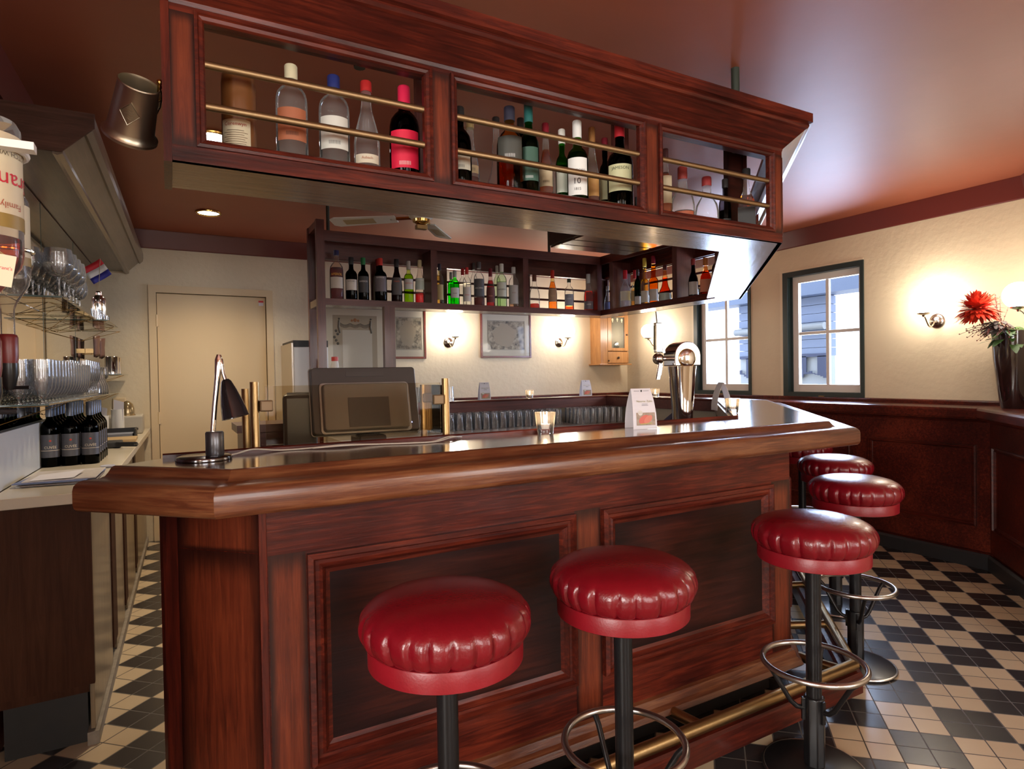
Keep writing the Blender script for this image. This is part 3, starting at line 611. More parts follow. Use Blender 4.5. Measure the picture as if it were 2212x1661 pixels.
MB().box(3.38, 3.40, 3.06, 3.10, 1.87, 2.372).build('divider', WSZ, rk)
for x, y in ((2.05, 1.76), (1.0, 4.45), (2.86, 4.45), (0.5, 1.78)):
    MB().cyl((x, y, 2.23 if y < 3 else 2.36), (x, y, CZ), 0.012 if y > 3 else 0.017, 10).build('hanging_rod', pm('dark_green_rod', (0.03, 0.04, 0.03), 0.4), rk)
# tall timber posts carrying the rear left end
tp = thing('timber_post', 'tall open ladder-like oak post at the left end of the rear shelf', 'post', (0.93, 4.45, BT))
MB().box(0.906, 0.962, 4.40, 4.44, BT, 2.44).build('front_post', WSZ, tp); MB().box(0.906, 0.962, 4.70, 4.74, BT, 2.44).build('rear_post', WSZ, tp)
for z in (2.39, 1.84, 1.14): MB().box(0.912, 0.956, 4.44, 4.70, z, z+0.05).build('rung', WUN if z < 2 else WSH, tp)
tp2 = thing('timber_post', 'short oak post between bar top and rear shelf beside the framed prints', 'post', (1.42, 4.45, BT))
MB().box(1.382, 1.463, 4.40, 4.45, BT, 1.85).build('shaft', WSZ, tp2)
# ------------------------------------------------------------------ lettering used in the place
TEXTS = ['Corenwyn', 'CUVÉE', 'CAMPARI', 'APEROL', 'BARROS', "TAYLOR'S", 'PERNOD', 'BACARDI', 'JAMESON', 'LAPHROAIG', '10', '1815', "Grant's", 'SCOTCH WHISKY', 'Family', 'Asbach', 'Noorse Zalm', 'Herb', 'BAILEYS', '|||||||||||', 'Op = op']
prep_texts(TEXTS)
# ------------------------------------------------------------------ bottles
LIQ = {}
def liq(c): 
    n = 'drink_%02d%02d%02d' % tuple(int(v*99) for v in c)
    return thin(n, c, blend=0.05)
def gls(c):
    n = 'bottle_glass_%02d%02d%02d' % tuple(int(v*99) for v in c)
    return thin(n, c, blend=0.14, painted_sparkle=0.06 if min(c) > 0.5 else 0.0)
CAPM = {}
def cm(c, metal=0.0, rough=0.4):
    n = 'closure_%02d%02d%02d_%d' % (*[int(v*99) for v in c], int(metal*10))
    return pm(n, c, rough, metal)
CLEAR = (0.98, 0.985, 0.98); GRN = (0.10, 0.42, 0.06); DGRN = (0.03, 0.09, 0.03); DRK = (0.012, 0.010, 0.008); BRN = (0.10, 0.03, 0.012)
SHAPES = {'genever': [(0.94, 0), (1, 0.02), (1, 0.66), (0.98, 0.71), (0.90, 0.755), (0.72, 0.79), (0.46, 0.815), (0.38, 0.84), (0.36, 0.86)],  # normalised (radius factor, height fraction) up to the neck
 'bordeaux': [(0.94, 0), (1, 0.02), (1, 0.58), (0.97, 0.63), (0.80, 0.68), (0.50, 0.715), (0.40, 0.75), (0.37, 0.80)],
 'round': [(0.92, 0), (1, 0.02), (1, 0.55), (0.98, 0.62), (0.90, 0.68), (0.68, 0.73), (0.42, 0.765), (0.36, 0.80)],
 'slope': [(0.94, 0), (1, 0.02), (1, 0.42), (0.90, 0.52), (0.66, 0.63), (0.46, 0.72), (0.38, 0.80)],
 'squat': [(0.85, 0), (0.97, 0.03), (1, 0.12), (0.98, 0.36), (0.82, 0.50), (0.50, 0.60), (0.28, 0.66), (0.25, 0.72), (0.25, 0.80)],
 'bell': [(0.95, 0), (1, 0.03), (1, 0.20), (0.88, 0.32), (0.55, 0.44), (0.42, 0.54), (0.40, 0.68), (0.30, 0.76), (0.28, 0.80)],
 'jug': [(0.95, 0), (1, 0.02), (1, 0.40), (0.88, 0.52), (0.58, 0.62), (0.40, 0.68), (0.36, 0.80)],
 'tall': [(0.94, 0), (1, 0.015), (1, 0.48), (0.96, 0.52), (0.62, 0.56), (0.50, 0.60), (0.54, 0.66), (0.50, 0.78), (0.40, 0.80)]}
def bottle_at(x, ytop, wpx, ybase, Y, zb, shape, glass, liquid, level, cap, label, texts=(), capf=0.12, lz=(0.12, 0.45), desc='', group=None, X=None, cap_metal=0.0, lang=58, name='liquor_bottle', face=0.0, sq=False, onx=None):
    """x, ytop, wpx are what the photograph shows; Y is the real depth line the bottle stands on"""
    if onx is not None: P = on_x(x, ytop, onx)
    else: P = on_y(x, ytop, Y)
    fw_ = P[0]*_fw[0]+P[1]*_fw[1]; H = P[2]-zb
    st = math.hypot(P[0], P[1])/fw_
    Rr = wpx*fw_/FPX/2/st
    loc = (P[0], P[1], zb); rz = math.atan2(P[1], P[0])-PI/2+face      # label faces the viewer's side
    t = thing(name, desc, 'bottle', loc, rz, group)
    seg = 4 if sq else 22
    M0 = Matrix.Rotation(PI/4, 4, 'Z') if sq else None
    rr = Rr*(1.25 if sq else 1.0)
    prof = [(rr*f, H*h) for f, h in SHAPES[shape]]
    nr = max(0.0105, min(Rr*SHAPES[shape][-1][0], 0.0165)); prof[-1] = (nr, prof[-1][1]); prof.append((nr, H*0.985))
    prof = [(0.001, 0.004)]+prof
    mb = MB(); mb.lathe(prof, seg, M0, cap=False)
    mb.build('bottle_glass', gls(glass), t, world=False, bevel=0.006 if sq else 0)
    if liquid is not None:
        top = H*level; lp = [(0.001, 0.006)]
        for i in range(1, len(prof)-1):
            if prof[i][1] < top: lp.append((prof[i][0]*0.93, prof[i][1]+0.004))
            else:
                a, b = prof[i-1], prof[i]; k = (top-a[1])/max(1e-6, b[1]-a[1]); lp.append(((a[0]+(b[0]-a[0])*k)*0.93, top)); break
        lp.append((0.001, top)); MB().lathe(lp, seg, M0, cap=False).build('drink', liq(liquid), t, world=False)
    ch = H*capf; cr = nr+0.0022
    MB().lathe([(cr, H-ch), (cr, H-0.003), (cr-0.002, H), (0.001, H)], 16).build('cap', cm(cap, cap_metal, 0.3 if cap_metal else 0.4), t, world=False)
    if label is not None:
        fz = lambda y_: max(0.02, ((on_x(x, y_, onx) if onx is not None else on_y(x, y_, Y))[2]-zb)/H)
        if lz[0] > 5: lz = (fz(lz[0]), fz(lz[1]))
        z0, z1 = H*lz[0], H*lz[1]; r = Rr*1.012+0.0006; m = MB(); n_ = 12; A = R(lang)
        if sq:
            hw = Rr*0.86; yy = -Rr*0.895-0.0012; m.add([(-hw, yy, z0), (hw, yy, z0), (hw, yy, z1), (-hw, yy, z1)], [(0, 1, 2, 3)])
        else:
            v = []
            for i in range(n_+1):
                an = -PI/2-A+2*A*i/n_; v += [(r*math.cos(an), r*math.sin(an), z0), (r*math.cos(an), r*math.sin(an), z1)]
            m.add(v, [(2*i, 2*i+2, 2*i+3, 2*i+1) for i in range(n_)], True)
        lb = m.build('label', pm('label_%02d%02d%02d' % tuple(int(v*99) for v in label), label, 0.55), t, world=False)
        for tx in texts:
            s, wd, zf, col = tx[:4]; zf = fz(zf) if zf > 5 else zf; m = MB(); mh = tx[4] if len(tx) > 4 else 0.3
            if sq:
                Mx = Matrix.Translation((0, -Rr*0.895-0.002, H*zf)) @ FR; txt(m, s, Rr*1.7*wd, Mx, H*mh)
            else: txtcyl(m, s, Rr*1.75*wd, r+0.0007, H*zf, maxh=H*mh)
            m.build('lettering', pm('ink_%02d%02d%02d' % tuple(int(v*99) for v in col), col, 0.5), lb, world=False)
    return t
BL = (0.02, 0.02, 0.02); CR = (0.72, 0.66, 0.50); WH = (0.80, 0.79, 0.76); RD = (0.60, 0.02, 0.03)
FG = 'bottles in the left bay of the overhead rack'; MG = 'bottles in the middle bay of the overhead rack'; HG = 'bottles in the right bay of the overhead rack'
ZF = 1.879; YF = 1.775
BC = ('|||||||||||', 0.42, 0.13, BL, 0.07)
# stoneware-like brown jar
P = on_y(514, 148, YF)
t = thing('stoneware_bottle', 'brown stoneware jar with cream handwritten label, leftmost in the overhead rack', 'bottle', (P[0], P[1], ZF), math.atan2(P[1], P[0])-PI/2, FG)
H = P[2]-ZF; MB().lathe([(0.001, 0), (0.041, 0.001), (0.0425, 0.006), (0.0425, H*0.83), (0.040, H*0.91), (0.033, H*0.965), (0.020, H*0.99), (0.001, H)], 32).build('jar', pm('amber_stoneware', (0.17, 0.065, 0.018), 0.33, coat=0.4, var=0.3, vscale=14), t, world=False)
m = MB(); v = []
for i in range(13):
    an = -PI/2-R(66)+R(104)*i/12; v += [(0.0434*math.cos(an), 0.0434*math.sin(an), H*0.02), (0.0434*math.cos(an), 0.0434*math.sin(an), H*0.455)]
lb = m.add(v, [(2*i, 2*i+2, 2*i+3, 2*i+1) for i in range(12)], True).build('label', pm('label_cream_paper', (0.62, 0.55, 0.38), 0.6), t, world=False)
m = MB(); txtcyl(m, 'Corenwyn', 0.056, 0.0442, H*0.405, -PI/2-R(14)); m.build('lettering', pm('ink_red', (0.35, 0.04, 0.02), 0.5), lb, world=False)
m = MB()
for k in range(14):
    wl = 0.022+0.010*math.sin(k*1.7)**2; zz = H*(0.345-0.021*k)
    vv = []; 
    for i in range(7):
        an = -PI/2-R(14)+(-wl+2*wl*i/6)/0.0442; vv += [(0.0442*math.cos(an), 0.0442*math.sin(an), zz), (0.0442*math.cos(an), 0.0442*math.sin(an), zz+0.0014)]
    m.add(vv, [(2*i, 2*i+2, 2*i+3, 2*i+1) for i in range(6)])
m.build('small_print', pm('ink_brown', (0.16, 0.10, 0.06), 0.5), lb, world=False)
bottle_at(628, 142, 69, 0, YF, ZF, 'genever', CLEAR, (0.93, 0.94, 0.93), 0.40, (0.72, 0.66, 0.45), (0.40, 0.13, 0.06), [('|||||||||||', 0.42, 299, BL, 0.07)], 0.13, (313, 244), 'large clear glass bottle with cream screw cap and copper brown label', FG)
bottle_at(720, 165, 66, 0, YF, ZF, 'genever', CLEAR, (0.90, 0.92, 0.90), 0.60, (0.02, 0.03, 0.16), (0.66, 0.66, 0.60), [('|||||||||||', 0.42, 318, BL, 0.06)], 0.12, (331, 262), 'large clear bottle with navy blue cap and pale label', FG)
bottle_at(790, 177, 56, 0, YF, ZF, 'slope', CLEAR, (0.80, 0.42, 0.10), 0.13, (0.42, 0.02, 0.02), (0.62, 0.55, 0.42), [('Asbach', 0.5, 349, (0.35, 0.1, 0.04), 0.07)], 0.10, (360, 341), 'clear sloping bottle with red cap and low cream label, nearly empty', FG)
bottle_at(872, 188, 66, 0, YF, ZF, 'round', DRK, None, 0, (0.72, 0.02, 0.08), (0.70, 0.01, 0.05), [('|||||||||||', 0.42, 362, WH, 0.06)], 0.17, (372, 292), 'black bottle with pink-red capsule and pink-red back label', FG)
# middle bay
bottle_at(992, 232, 50, 0, YF, ZF, 'round', DRK, None, 0, (0.02, 0.02, 0.02), (0.60, 0.58, 0.48), [('|||||||||||', 0.42, 366, BL, 0.06)], 0.12, (373, 341), 'black bottle half hidden by the left edge of the middle bay', MG)
bottle_at(1015, 260, 38, 0, 1.86, ZF, 'slope', CLEAR, (0.85, 0.42, 0.08), 0.36, (0.52, 0.40, 0.18), (0.60, 0.50, 0.30), [('|||||||||||', 0.6, 371, BL, 0.06)], 0.09, (379, 362), 'small clear bottle a third full of amber spirit with gold cap', MG, cap_metal=0.6)
bottle_at(1071, 254, 46, 0, 1.86, ZF, 'bell', CLEAR, None, 0, (0.02, 0.02, 0.02), None, (), 0.08, (0.1, 0.4), 'empty clear bottle with flat black stopper', MG)
bottle_at(1100, 232, 58, 0, YF, ZF, 'round', (0.95, 0.62, 0.25), (0.85, 0.32, 0.06), 0.66, (0.03, 0.03, 0.05), (0.06, 0.06, 0.05), [('|||||||||||', 0.42, 345, WH, 0.06)], 0.14, (352, 303), 'amber whisky bottle with black and gold foil cap and dark label', MG)
bottle_at(1141, 224, 44, 0, YF, ZF, 'bordeaux', GRN, (0.25, 0.45, 0.10), 0.68, (0.02, 0.12, 0.11), (0.04, 0.10, 0.07), [('|||||||||||', 0.42, 388, WH, 0.06)], 0.18, (396, 324), 'tall dark green bottle with teal capsule, tallest of the middle bay', MG)
bottle_at(1124, 256, 34, 0, 1.865, ZF, 'round', DRK, None, 0, (0.02, 0.02, 0.02), None, (), 0.12, (0.1, 0.4), 'dark bottle with flat black cap behind the tall green bottle', MG)
bottle_at(1178, 267, 31, 0, 1.84, ZF, 'slope', CLEAR, (0.90, 0.45, 0.06), 0.72, (0.20, 0.01, 0.02), (0.66, 0.56, 0.36), [('|||||||||||', 0.5, 396, BL, 0.06)], 0.15, (406, 362), 'slim amber bottle with wine-red capsule and cream label', MG)
bottle_at(1213, 280, 28, 0, 1.85, ZF, 'bordeaux', (0.15, 0.62, 0.10), (0.3, 0.6, 0.15), 0.6, (0.78, 0.77, 0.70), (0.62, 0.66, 0.55), [('LAPHROAIG', 0.8, 376, (0.02, 0.1, 0.03), 0.04)], 0.16, (419, 366), 'small bright green bottle with white cap behind the white-labelled one', MG)
bottle_at(1246, 262, 46, 0, YF, ZF, 'bordeaux', (0.25, 0.55, 0.05), (0.40, 0.55, 0.12), 0.66, WH, (0.82, 0.82, 0.78), [('LAPHROAIG', 0.9, 374, BL, 0.06), ('10', 0.34, 397, BL, 0.08), ('1815', 0.35, 414, BL, 0.035)], 0.18, (427, 347), 'green bottle with white capsule and large white label marked 10', MG)
bottle_at(1278, 276, 32, 0, 1.845, ZF, 'slope', CLEAR, (0.92, 0.48, 0.06), 0.40, (0.35, 0.16, 0.05), (0.62, 0.33, 0.10), [BC], 0.16, (427, 379), 'slim clear bottle with tan capsule and amber contents beside the white-labelled bottle', MG)
bottle_at(1306, 299, 26, 0, 1.86, ZF, 'bordeaux', DGRN, None, 0, (0.16, 0.01, 0.02), (0.45, 0.44, 0.25), [BC], 0.14, (434, 387), 'small dark green bottle with maroon cap half hidden in the middle bay', MG)
bottle_at(1338, 268, 56, 0, YF, ZF, 'bordeaux', DGRN, None, 0, (0.48, 0.02, 0.03), (0.62, 0.62, 0.36), [('JAMESON', 0.8, 371.5, (0.03, 0.05, 0.02), 0.06)], 0.14, (419, 362), 'dark green bottle with red cap and pale yellow-green label', MG)
# right bay
bottle_at(1437, 322, 30, 0, 1.83, ZF, 'slope', CLEAR, (0.90, 0.45, 0.06), 0.72, (0.06, 0.02, 0.02), (0.66, 0.56, 0.36), [BC], 0.14, (442, 383), 'slim amber bottle with cream label at the left edge of the right bay', HG)
bottle_at(1474, 361, 52, 0, YF, ZF, 'jug', CLEAR, (0.93, 0.94, 0.93), 0.30, (0.22, 0.03, 0.025), (0.35, 0.08, 0.03), [BC], 0.20, (0.06, 0.28), 'round-shouldered clear bottle with dark red wax cap', HG)
bottle_at(1526, 383, 52, 0, YF, ZF, 'jug', CLEAR, (0.90, 0.72, 0.40), 0.12, (0.26, 0.03, 0.03), None, (), 0.16, (0.06, 0.28), 'rounder clear almost empty bottle with short red cap', HG)
bottle_at(1566, 387, 28, 0, 1.85, ZF, 'bordeaux', (0.30, 0.28, 0.30), (0.08, 0.05, 0.05), 0.5, (0.03, 0.03, 0.03), (0.03, 0.03, 0.03), [BC], 0.14, (0.04, 0.36), 'dark bottle with black cap and black label in the right bay', HG)
bottle_at(1612, 365, 44, 0, YF, ZF, 'jug', CLEAR, (0.85, 0.30, 0.05), 0.62, (0.02, 0.02, 0.02), (0.03, 0.03, 0.03), [BC], 0.13, (0.04, 0.44), 'square-shouldered amber bottle with black cap and black label', HG, sq=True)
# rear shelf
RG1 = 'bottles on the rear shelf, left section'; RG2 = 'bottles on the rear shelf, middle section'; RG3 = 'bottles on the rear shelf, right section'; RG4 = 'bottles on the shelf run by the windows'
ZR = 1.879; YR = 4.49
bottle_at(726, 541, 30, 0, YR, ZR, 'round', (0.90, 0.75, 0.65), (0.45, 0.03, 0.01), 0.66, (0.02, 0.02, 0.08), (0.55, 0.50, 0.42), [('APEROL', 1.0, 594, (0.85, 0.45, 0.05), 0.08)], 0.10, (624, 600), 'red aperitif bottle with blue pourer, leftmost on the rear shelf', RG1)
bottle_at(758, 556, 26, 0, YR, ZR, 'bordeaux', DRK, None, 0, (0.02, 0.02, 0.02), (0.62, 0.58, 0.52), [("TAYLOR'S", 0.8, 609, BL, 0.04)], 0.16, (628, 605), 'black port bottle with pale grey label', RG1)
bottle_at(784, 557, 24, 0, YR, ZR, 'bordeaux', DRK, None, 0, (0.02, 0.18, 0.06), (0.05, 0.05, 0.05), [('BARROS', 0.9, 609, WH, 0.05)], 0.16, (633, 598), 'black bottle with green capsule and white lettering', RG1)
bottle_at(816, 560, 22, 0, 4.585, ZR, 'bordeaux', DRK, None, 0, (0.36, 0.02, 0.02), None, (), 0.15, (0.1, 0.4), 'black bottle with red capsule half hidden behind its twin', RG1)
bottle_at(821, 558, 28, 0, YR, ZR, 'bordeaux', DRK, None, 0, (0.55, 0.04, 0.03), (0.16, 0.14, 0.15), [('BARROS', 0.7, 601, WH, 0.04)], 0.16, (631, 598), 'black bottle with orange-red capsule and grey and red label', RG1)
bottle_at(856, 560, 24, 0, YR, ZR, 'slope', (0.10, 0.05, 0.05), None, 0, (0.02, 0.02, 0.02), (0.10, 0.09, 0.09), [('Herb', 0.6, 609, (0.6, 0.1, 0.06), 0.07)], 0.18, (638, 601), 'brown-black bottle with dark grey label and red script', RG1)
bottle_at(882, 564, 21, 0, YR, ZR, 'bordeaux', (0.85, 0.95, 0.45), (0.55, 0.75, 0.03), 0.70, (0.45, 0.45, 0.42), (0.62, 0.62, 0.60), [('PERNOD', 0.9, 613, (0.6, 0.05, 0.03), 0.05)], 0.20, (626, 604), 'yellow-green bottle with silver neck foil and white label', RG1)
bottle_at(906, 562, 21, 0, YR, ZR, 'slope', (0.92, 0.88, 0.85), (0.80, 0.02, 0.06), 0.26, (0.60, 0.52, 0.33), (0.50, 0.60, 0.55), [('CAMPARI', 1.0, 606, (0.9, 0.9, 0.9), 0.06)], 0.17, (627, 602), 'clear bottle with the last of a bright red bitter and cream cap', RG1)
bottle_at(949, 570, 17, 0, YR, ZR, 'round', (0.92, 0.85, 0.60), (0.80, 0.66, 0.35), 0.72, (0.03, 0.03, 0.05), (0.50, 0.42, 0.20), (), 0.16, (0.14, 0.5), 'pale gold tequila-like bottle beside the left divider of the middle section', RG2)
bottle_at(974, 588, 15, 0, 4.585, ZR, 'round', (0.25, 0.95, 0.20), (0.2, 0.9, 0.2), 0.7, (0.35, 0.38, 0.36), None, (), 0.20, (0.1, 0.4), 'bright green bottle with grey cap, rear of the pair', RG2)
bottle_at(982, 585, 20, 0, YR, ZR, 'round', (0.20, 0.85, 0.16), (0.2, 0.85, 0.2), 0.7, (0.35, 0.38, 0.36), (0.70, 0.74, 0.72), [('|||||||||||', 0.5, 0.36, BL, 0.05)], 0.19, (0.24, 0.52), 'bright green bottle with grey cap and white label, front of the pair', RG2)
bottle_at(999, 580, 17, 0, 4.585, ZR, 'round', CLEAR, (0.95, 0.95, 0.93), 0.6, (0.48, 0.03, 0.03), None, (), 0.17, (0.1, 0.4), 'clear bottle with red cap, rear of the red-capped pair', RG2)
bottle_at(1008, 578, 18, 0, YR, ZR, 'round', CLEAR, (0.95, 0.95, 0.93), 0.6, (0.50, 0.03, 0.03), (0.70, 0.66, 0.62), [('|||||||||||', 0.6, 0.30, RD, 0.09)], 0.17, (0.14, 0.50), 'clear bottle with red cap and white label, front of the red-capped pair', RG2)
bottle_at(1023, 568, 15, 0, 4.585, ZR, 'round', CLEAR, None, 0.5, (0.12, 0.11, 0.11), None, (), 0.15, (0.1, 0.4), 'clear bottle with pourer behind the dark-labelled rum', RG2)
bottle_at(1034, 566, 23, 0, YR, ZR, 'round', CLEAR, (0.25, 0.05, 0.02), 0.22, (0.10, 0.09, 0.09), (0.09, 0.09, 0.10), [('BACARDI', 0.9, 0.42, WH, 0.06)], 0.14, (0.24, 0.62), 'clear rum bottle with black label and pourer', RG2)
bottle_at(1059, 580, 19, 0, YR, ZR, 'slope', (0.95, 0.80, 0.78), (0.65, 0.02, 0.04), 0.70, (0.18, 0.02, 0.03), (0.14, 0.03, 0.03), [('|||||||||||', 0.5, 0.3, (0.7, 0.3, 0.2), 0.12)], 0.20, (0.14, 0.52), 'red fruit liqueur bottle with maroon capsule', RG2)
bottle_at(1073, 574, 15, 0, 4.585, ZR, 'round', (0.85, 0.95, 0.80), None, 0.6, (0.66, 0.66, 0.62), None, (), 0.16, (0.1, 0.4), 'pale bottle with white cap behind the white-labelled rum', RG2)
bottle_at(1083, 570, 22, 0, YR, ZR, 'round', (0.85, 0.97, 0.80), (0.85, 0.96, 0.78), 0.6, (0.74, 0.74, 0.70), (0.66, 0.70, 0.62), [('BACARDI', 0.9, 0.42, BL, 0.06)], 0.18, (0.26, 0.58), 'pale green rum bottle with white cap and white label', RG2)
bottle_at(1109, 577, 22, 0, YR, ZR, 'round', CLEAR, (0.80, 0.62, 0.5), 0.12, (0.60, 0.60, 0.60), (0.52, 0.50, 0.50), [('|||||||||||', 0.4, 0.38, (0.3, 0.05, 0.05), 0.12)], 0.15, (0.12, 0.56), 'clear bottle with silver cap and grey label, rightmost of the middle section', RG2)
bottle_at(1154, 594, 22, 0, YR, ZR, 'slope', CLEAR, (0.60, 0.12, 0.02), 0.18, (0.14, 0.05, 0.03), None, (), 0.18, (0.1, 0.3), 'teardrop clear bottle with a finger of brown spirit', RG3)
bottle_at(1193, 584, 19, 0, YR, ZR, 'slope', (0.98, 0.85, 0.55), (0.90, 0.52, 0.06), 0.72, (0.42, 0.02, 0.01), (0.40, 0.26, 0.16), [('|||||||||||', 0.5, 0.36, (0.6, 0.4, 0.2), 0.08)], 0.20, (0.22, 0.54), 'golden amber bottle with red wax capsule', RG3)
bottle_at(1229, 602, 20, 0, YR, ZR, 'round', CLEAR, (0.92, 0.35, 0.15), 0.18, (0.05, 0.07, 0.04), (0.30, 0.32, 0.40), [('|||||||||||', 0.5, 0.38, WH, 0.08)], 0.12, (0.16, 0.52), 'clear bottle with blue-grey label and a little orange liquor', RG3)
bottle_at(1271, 592, 21, 0, YR, ZR, 'jug', CLEAR, (0.85, 0.14, 0.04), 0.55, (0.42, 0.42, 0.42), (0.14, 0.12, 0.14), [('|||||||||||', 0.5, 0.2, WH, 0.06)], 0.24, (0.08, 0.28), 'cognac bottle with silver neck, rightmost in the right section', RG3)
bottle_at(1312, 618, 15, 0, YR, ZR, 'jug', CLEAR, None, 0, (0.30, 0.28, 0.28), (0.12, 0.14, 0.30), (), 0.15, (0.1, 0.4), 'small clear bottle with blue mark in the corner of the rack', RG3)
XQ = 3.46
bottle_at(1350, 584, 24, 0, 0, ZR, 'jug', CLEAR, None, 0, (0.55, 0.02, 0.03), (0.55, 0.50, 0.42), (), 0.22, (0.22, 0.46), 'empty clear bottle with red cap, first on the window-side shelf', RG4, onx=XQ)
bottle_at(1371, 584, 18, 0, 0, ZR, 'jug', (0.95, 0.90, 0.75), (0.85, 0.70, 0.40), 0.5, (0.50, 0.03, 0.04), (0.45, 0.33, 0.16), (), 0.22, (0.2, 0.46), 'small pale bottle with red cap, second on the window-side shelf', RG4, onx=XQ+0.05)
bottle_at(1377, 582, 15, 0, 0, ZR, 'round', DGRN, None, 0, (0.05, 0.04, 0.04), (0.50, 0.48, 0.46), (), 0.16, (0.1, 0.3), 'green-black bottle with round white label', RG4, onx=XQ+0.03)
bottle_at(1392, 558, 18, 0, 0, ZR, 'tall', (0.98, 0.92, 0.55), (0.92, 0.66, 0.08), 0.78, (0.70, 0.50, 0.08), (0.55, 0.52, 0.45), (), 0.17, (0.08, 0.32), 'tall golden bottle with yellow capsule', RG4, onx=XQ)
bottle_at(1411, 553, 20, 0, 0, ZR, 'tall', (0.98, 0.80, 0.45), (0.92, 0.45, 0.06), 0.78, (0.32, 0.02, 0.04), (0.50, 0.46, 0.42), (), 0.16, (0.08, 0.32), 'tall orange bottle with crimson capsule', RG4, onx=XQ)
bottle_at(1436, 572, 28, 0, 0, ZR, 'bell', (0.96, 0.70, 0.45), (0.80, 0.22, 0.03), 0.66, (0.10, 0.02, 0.02), (0.40, 0.42, 0.36), (), 0.14, (0.06, 0.26), 'bell-shaped orange liqueur bottle with white label', RG4, onx=XQ)
bottle_at(1497, 559, 22, 0, 0, ZR, 'jug', (0.03, 0.03, 0.06), None, 0, (0.22, 0.02, 0.02), (0.48, 0.42, 0.38), (), 0.16, (0.1, 0.42), 'dark blue-black bottle with red-brown screw cap', RG4, onx=XQ)
bottle_at(1524, 557, 28, 0, 0, ZR, 'jug', (0.90, 0.55, 0.30), (0.75, 0.20, 0.05), 0.66, (0.45, 0.14, 0.03), (0.40, 0.10, 0.03), (), 0.20, (0.12, 0.44), 'square orange bottle with orange cap beside the dark one', RG4, sq=True, onx=XQ)
bottle_at(1549, 545, 24, 0, 0, ZR, 'round', (0.03, 0.03, 0.05), None, 0, (0.02, 0.02, 0.04), (0.30, 0.22, 0.20), [('BAILEYS', 0.9, 0.52, (0.5, 0.3, 0.2), 0.06)], 0.14, (0.30, 0.56), 'dark round-shouldered bottle at the right end of the window-side shelf', RG4, onx=XQ)
# ------------------------------------------------------------------ bar stools
def make_stool(loc, label, rz):
    t = thing('bar_stool', label, 'bar stool', loc, rz, 'bar stools along the footboard')
    NPL = 24
    def mod(r, z, a, i):
        if z < 0.826 and z > 0.740:
            k = min(1, (0.826-z)/0.022); ph = a*NPL/2+0.55*math.sin(3*a)+0.30*math.sin(8*a+1)+(0.79-z)*4.0*math.sin(5*a)
            w_ = abs(math.sin(ph)); cell = math.sin(2*ph)
            return r*(1-k*(0.040*(1-w_)**4+0.012*(1-w_)**1.5+0.006*cell))
        return r
    prof = [(0.158, 0.747), (0.169, 0.750), (0.176, 0.755), (0.182, 0.763), (0.1870, 0.773), (0.1895, 0.784), (0.190, 0.794), (0.1885, 0.803), (0.185, 0.812), (0.179, 0.820), (0.168, 0.829), (0.150, 0.838), (0.122, 0.846), (0.08, 0.852), (0.04, 0.855), (0.001, 0.856)]
    MB().lathe(prof, 220, None, mod, cap=False).build('cushion', LEATH, t, world=False)
    MB().lathe([(0.001, 0.706), (0.168, 0.706), (0.1712, 0.708), (0.1718, 0.747), (0.170, 0.750), (0.160, 0.751)], 72).build('seat_band', LEATHB, t, world=False)
    MB().lathe([(0.001, 0.694), (0.06, 0.694), (0.06, 0.703)], 32).build('seat_plate', BLK, t, world=False)
    MB().lathe([(0.024, 0.02), (0.024, 0.70)], 28).build('column', BLK, t, world=False)
    m = MB(); m.lathe([(0.034, 0.02), (0.034, 0.245), (0.031, 0.25), (0.026, 0.25)], 8); m.build('lower_sleeve', BLK, t, world=False, bevel=0.003)
    MB().lathe([(0.158, 0.0), (0.158, 0.004), (0.155, 0.012), (0.14, 0.015), (0.08, 0.021), (0.03, 0.026)], 56).build('base_plate', BLK, t, world=False); MB().torus((0, 0, 0.007), 0.1575, 0.0055, 56, 8).build('base_rim', STEEL, t, world=False)
    MB().torus((0, 0, 0.36), 0.157, 0.0095, 56, 12).build('foot_ring', STEEL, t, world=False)
    for k in range(3):
        a = 2*PI*k/3+0.35; c, s = math.cos(a), math.sin(a)
        MB().tube([(0.152*c, 0.152*s, 0.352), (0.135*c, 0.135*s, 0.335), (0.075*c, 0.075*s, 0.232), (0.055*c, 0.055*s, 0.214), (0.034*c, 0.034*s, 0.21)], 0.008, 10).build('ring_strut', BLK, t, world=False)
        MB().box(-0.004, 0.010, -0.007, 0.007, 0.17, 0.245, Matrix.Rotation(a, 4, 'Z') @ Matrix.Translation((0.030, 0, 0))).build('sleeve_tab', BLK, t, world=False, bevel=0.002)
    return t
st = make_stool((0.523, 1.262, 0), 'round red leather bar stool nearest the viewer, left of all', 0.2)
def stool(x, y, rz, label): dup(st, (x, y, 0), rz, label)
stool(1.022, 1.262, 1.1, 'round red leather bar stool second from the left, before the right counter panel')
stool(1.84, 1.285, 0.1, 'round red leather bar stool at the right front corner of the counter')
stool(2.66, 1.65, 1.5, 'round red leather bar stool just round the corner, seam in its band')
stool(3.22, 2.11, 0.7, 'round red leather bar stool behind the corner one, mostly its seat showing')
stool(3.76, 2.70, 0.3, 'round red leather bar stool farthest off, sliver of seat under the bar nosing')
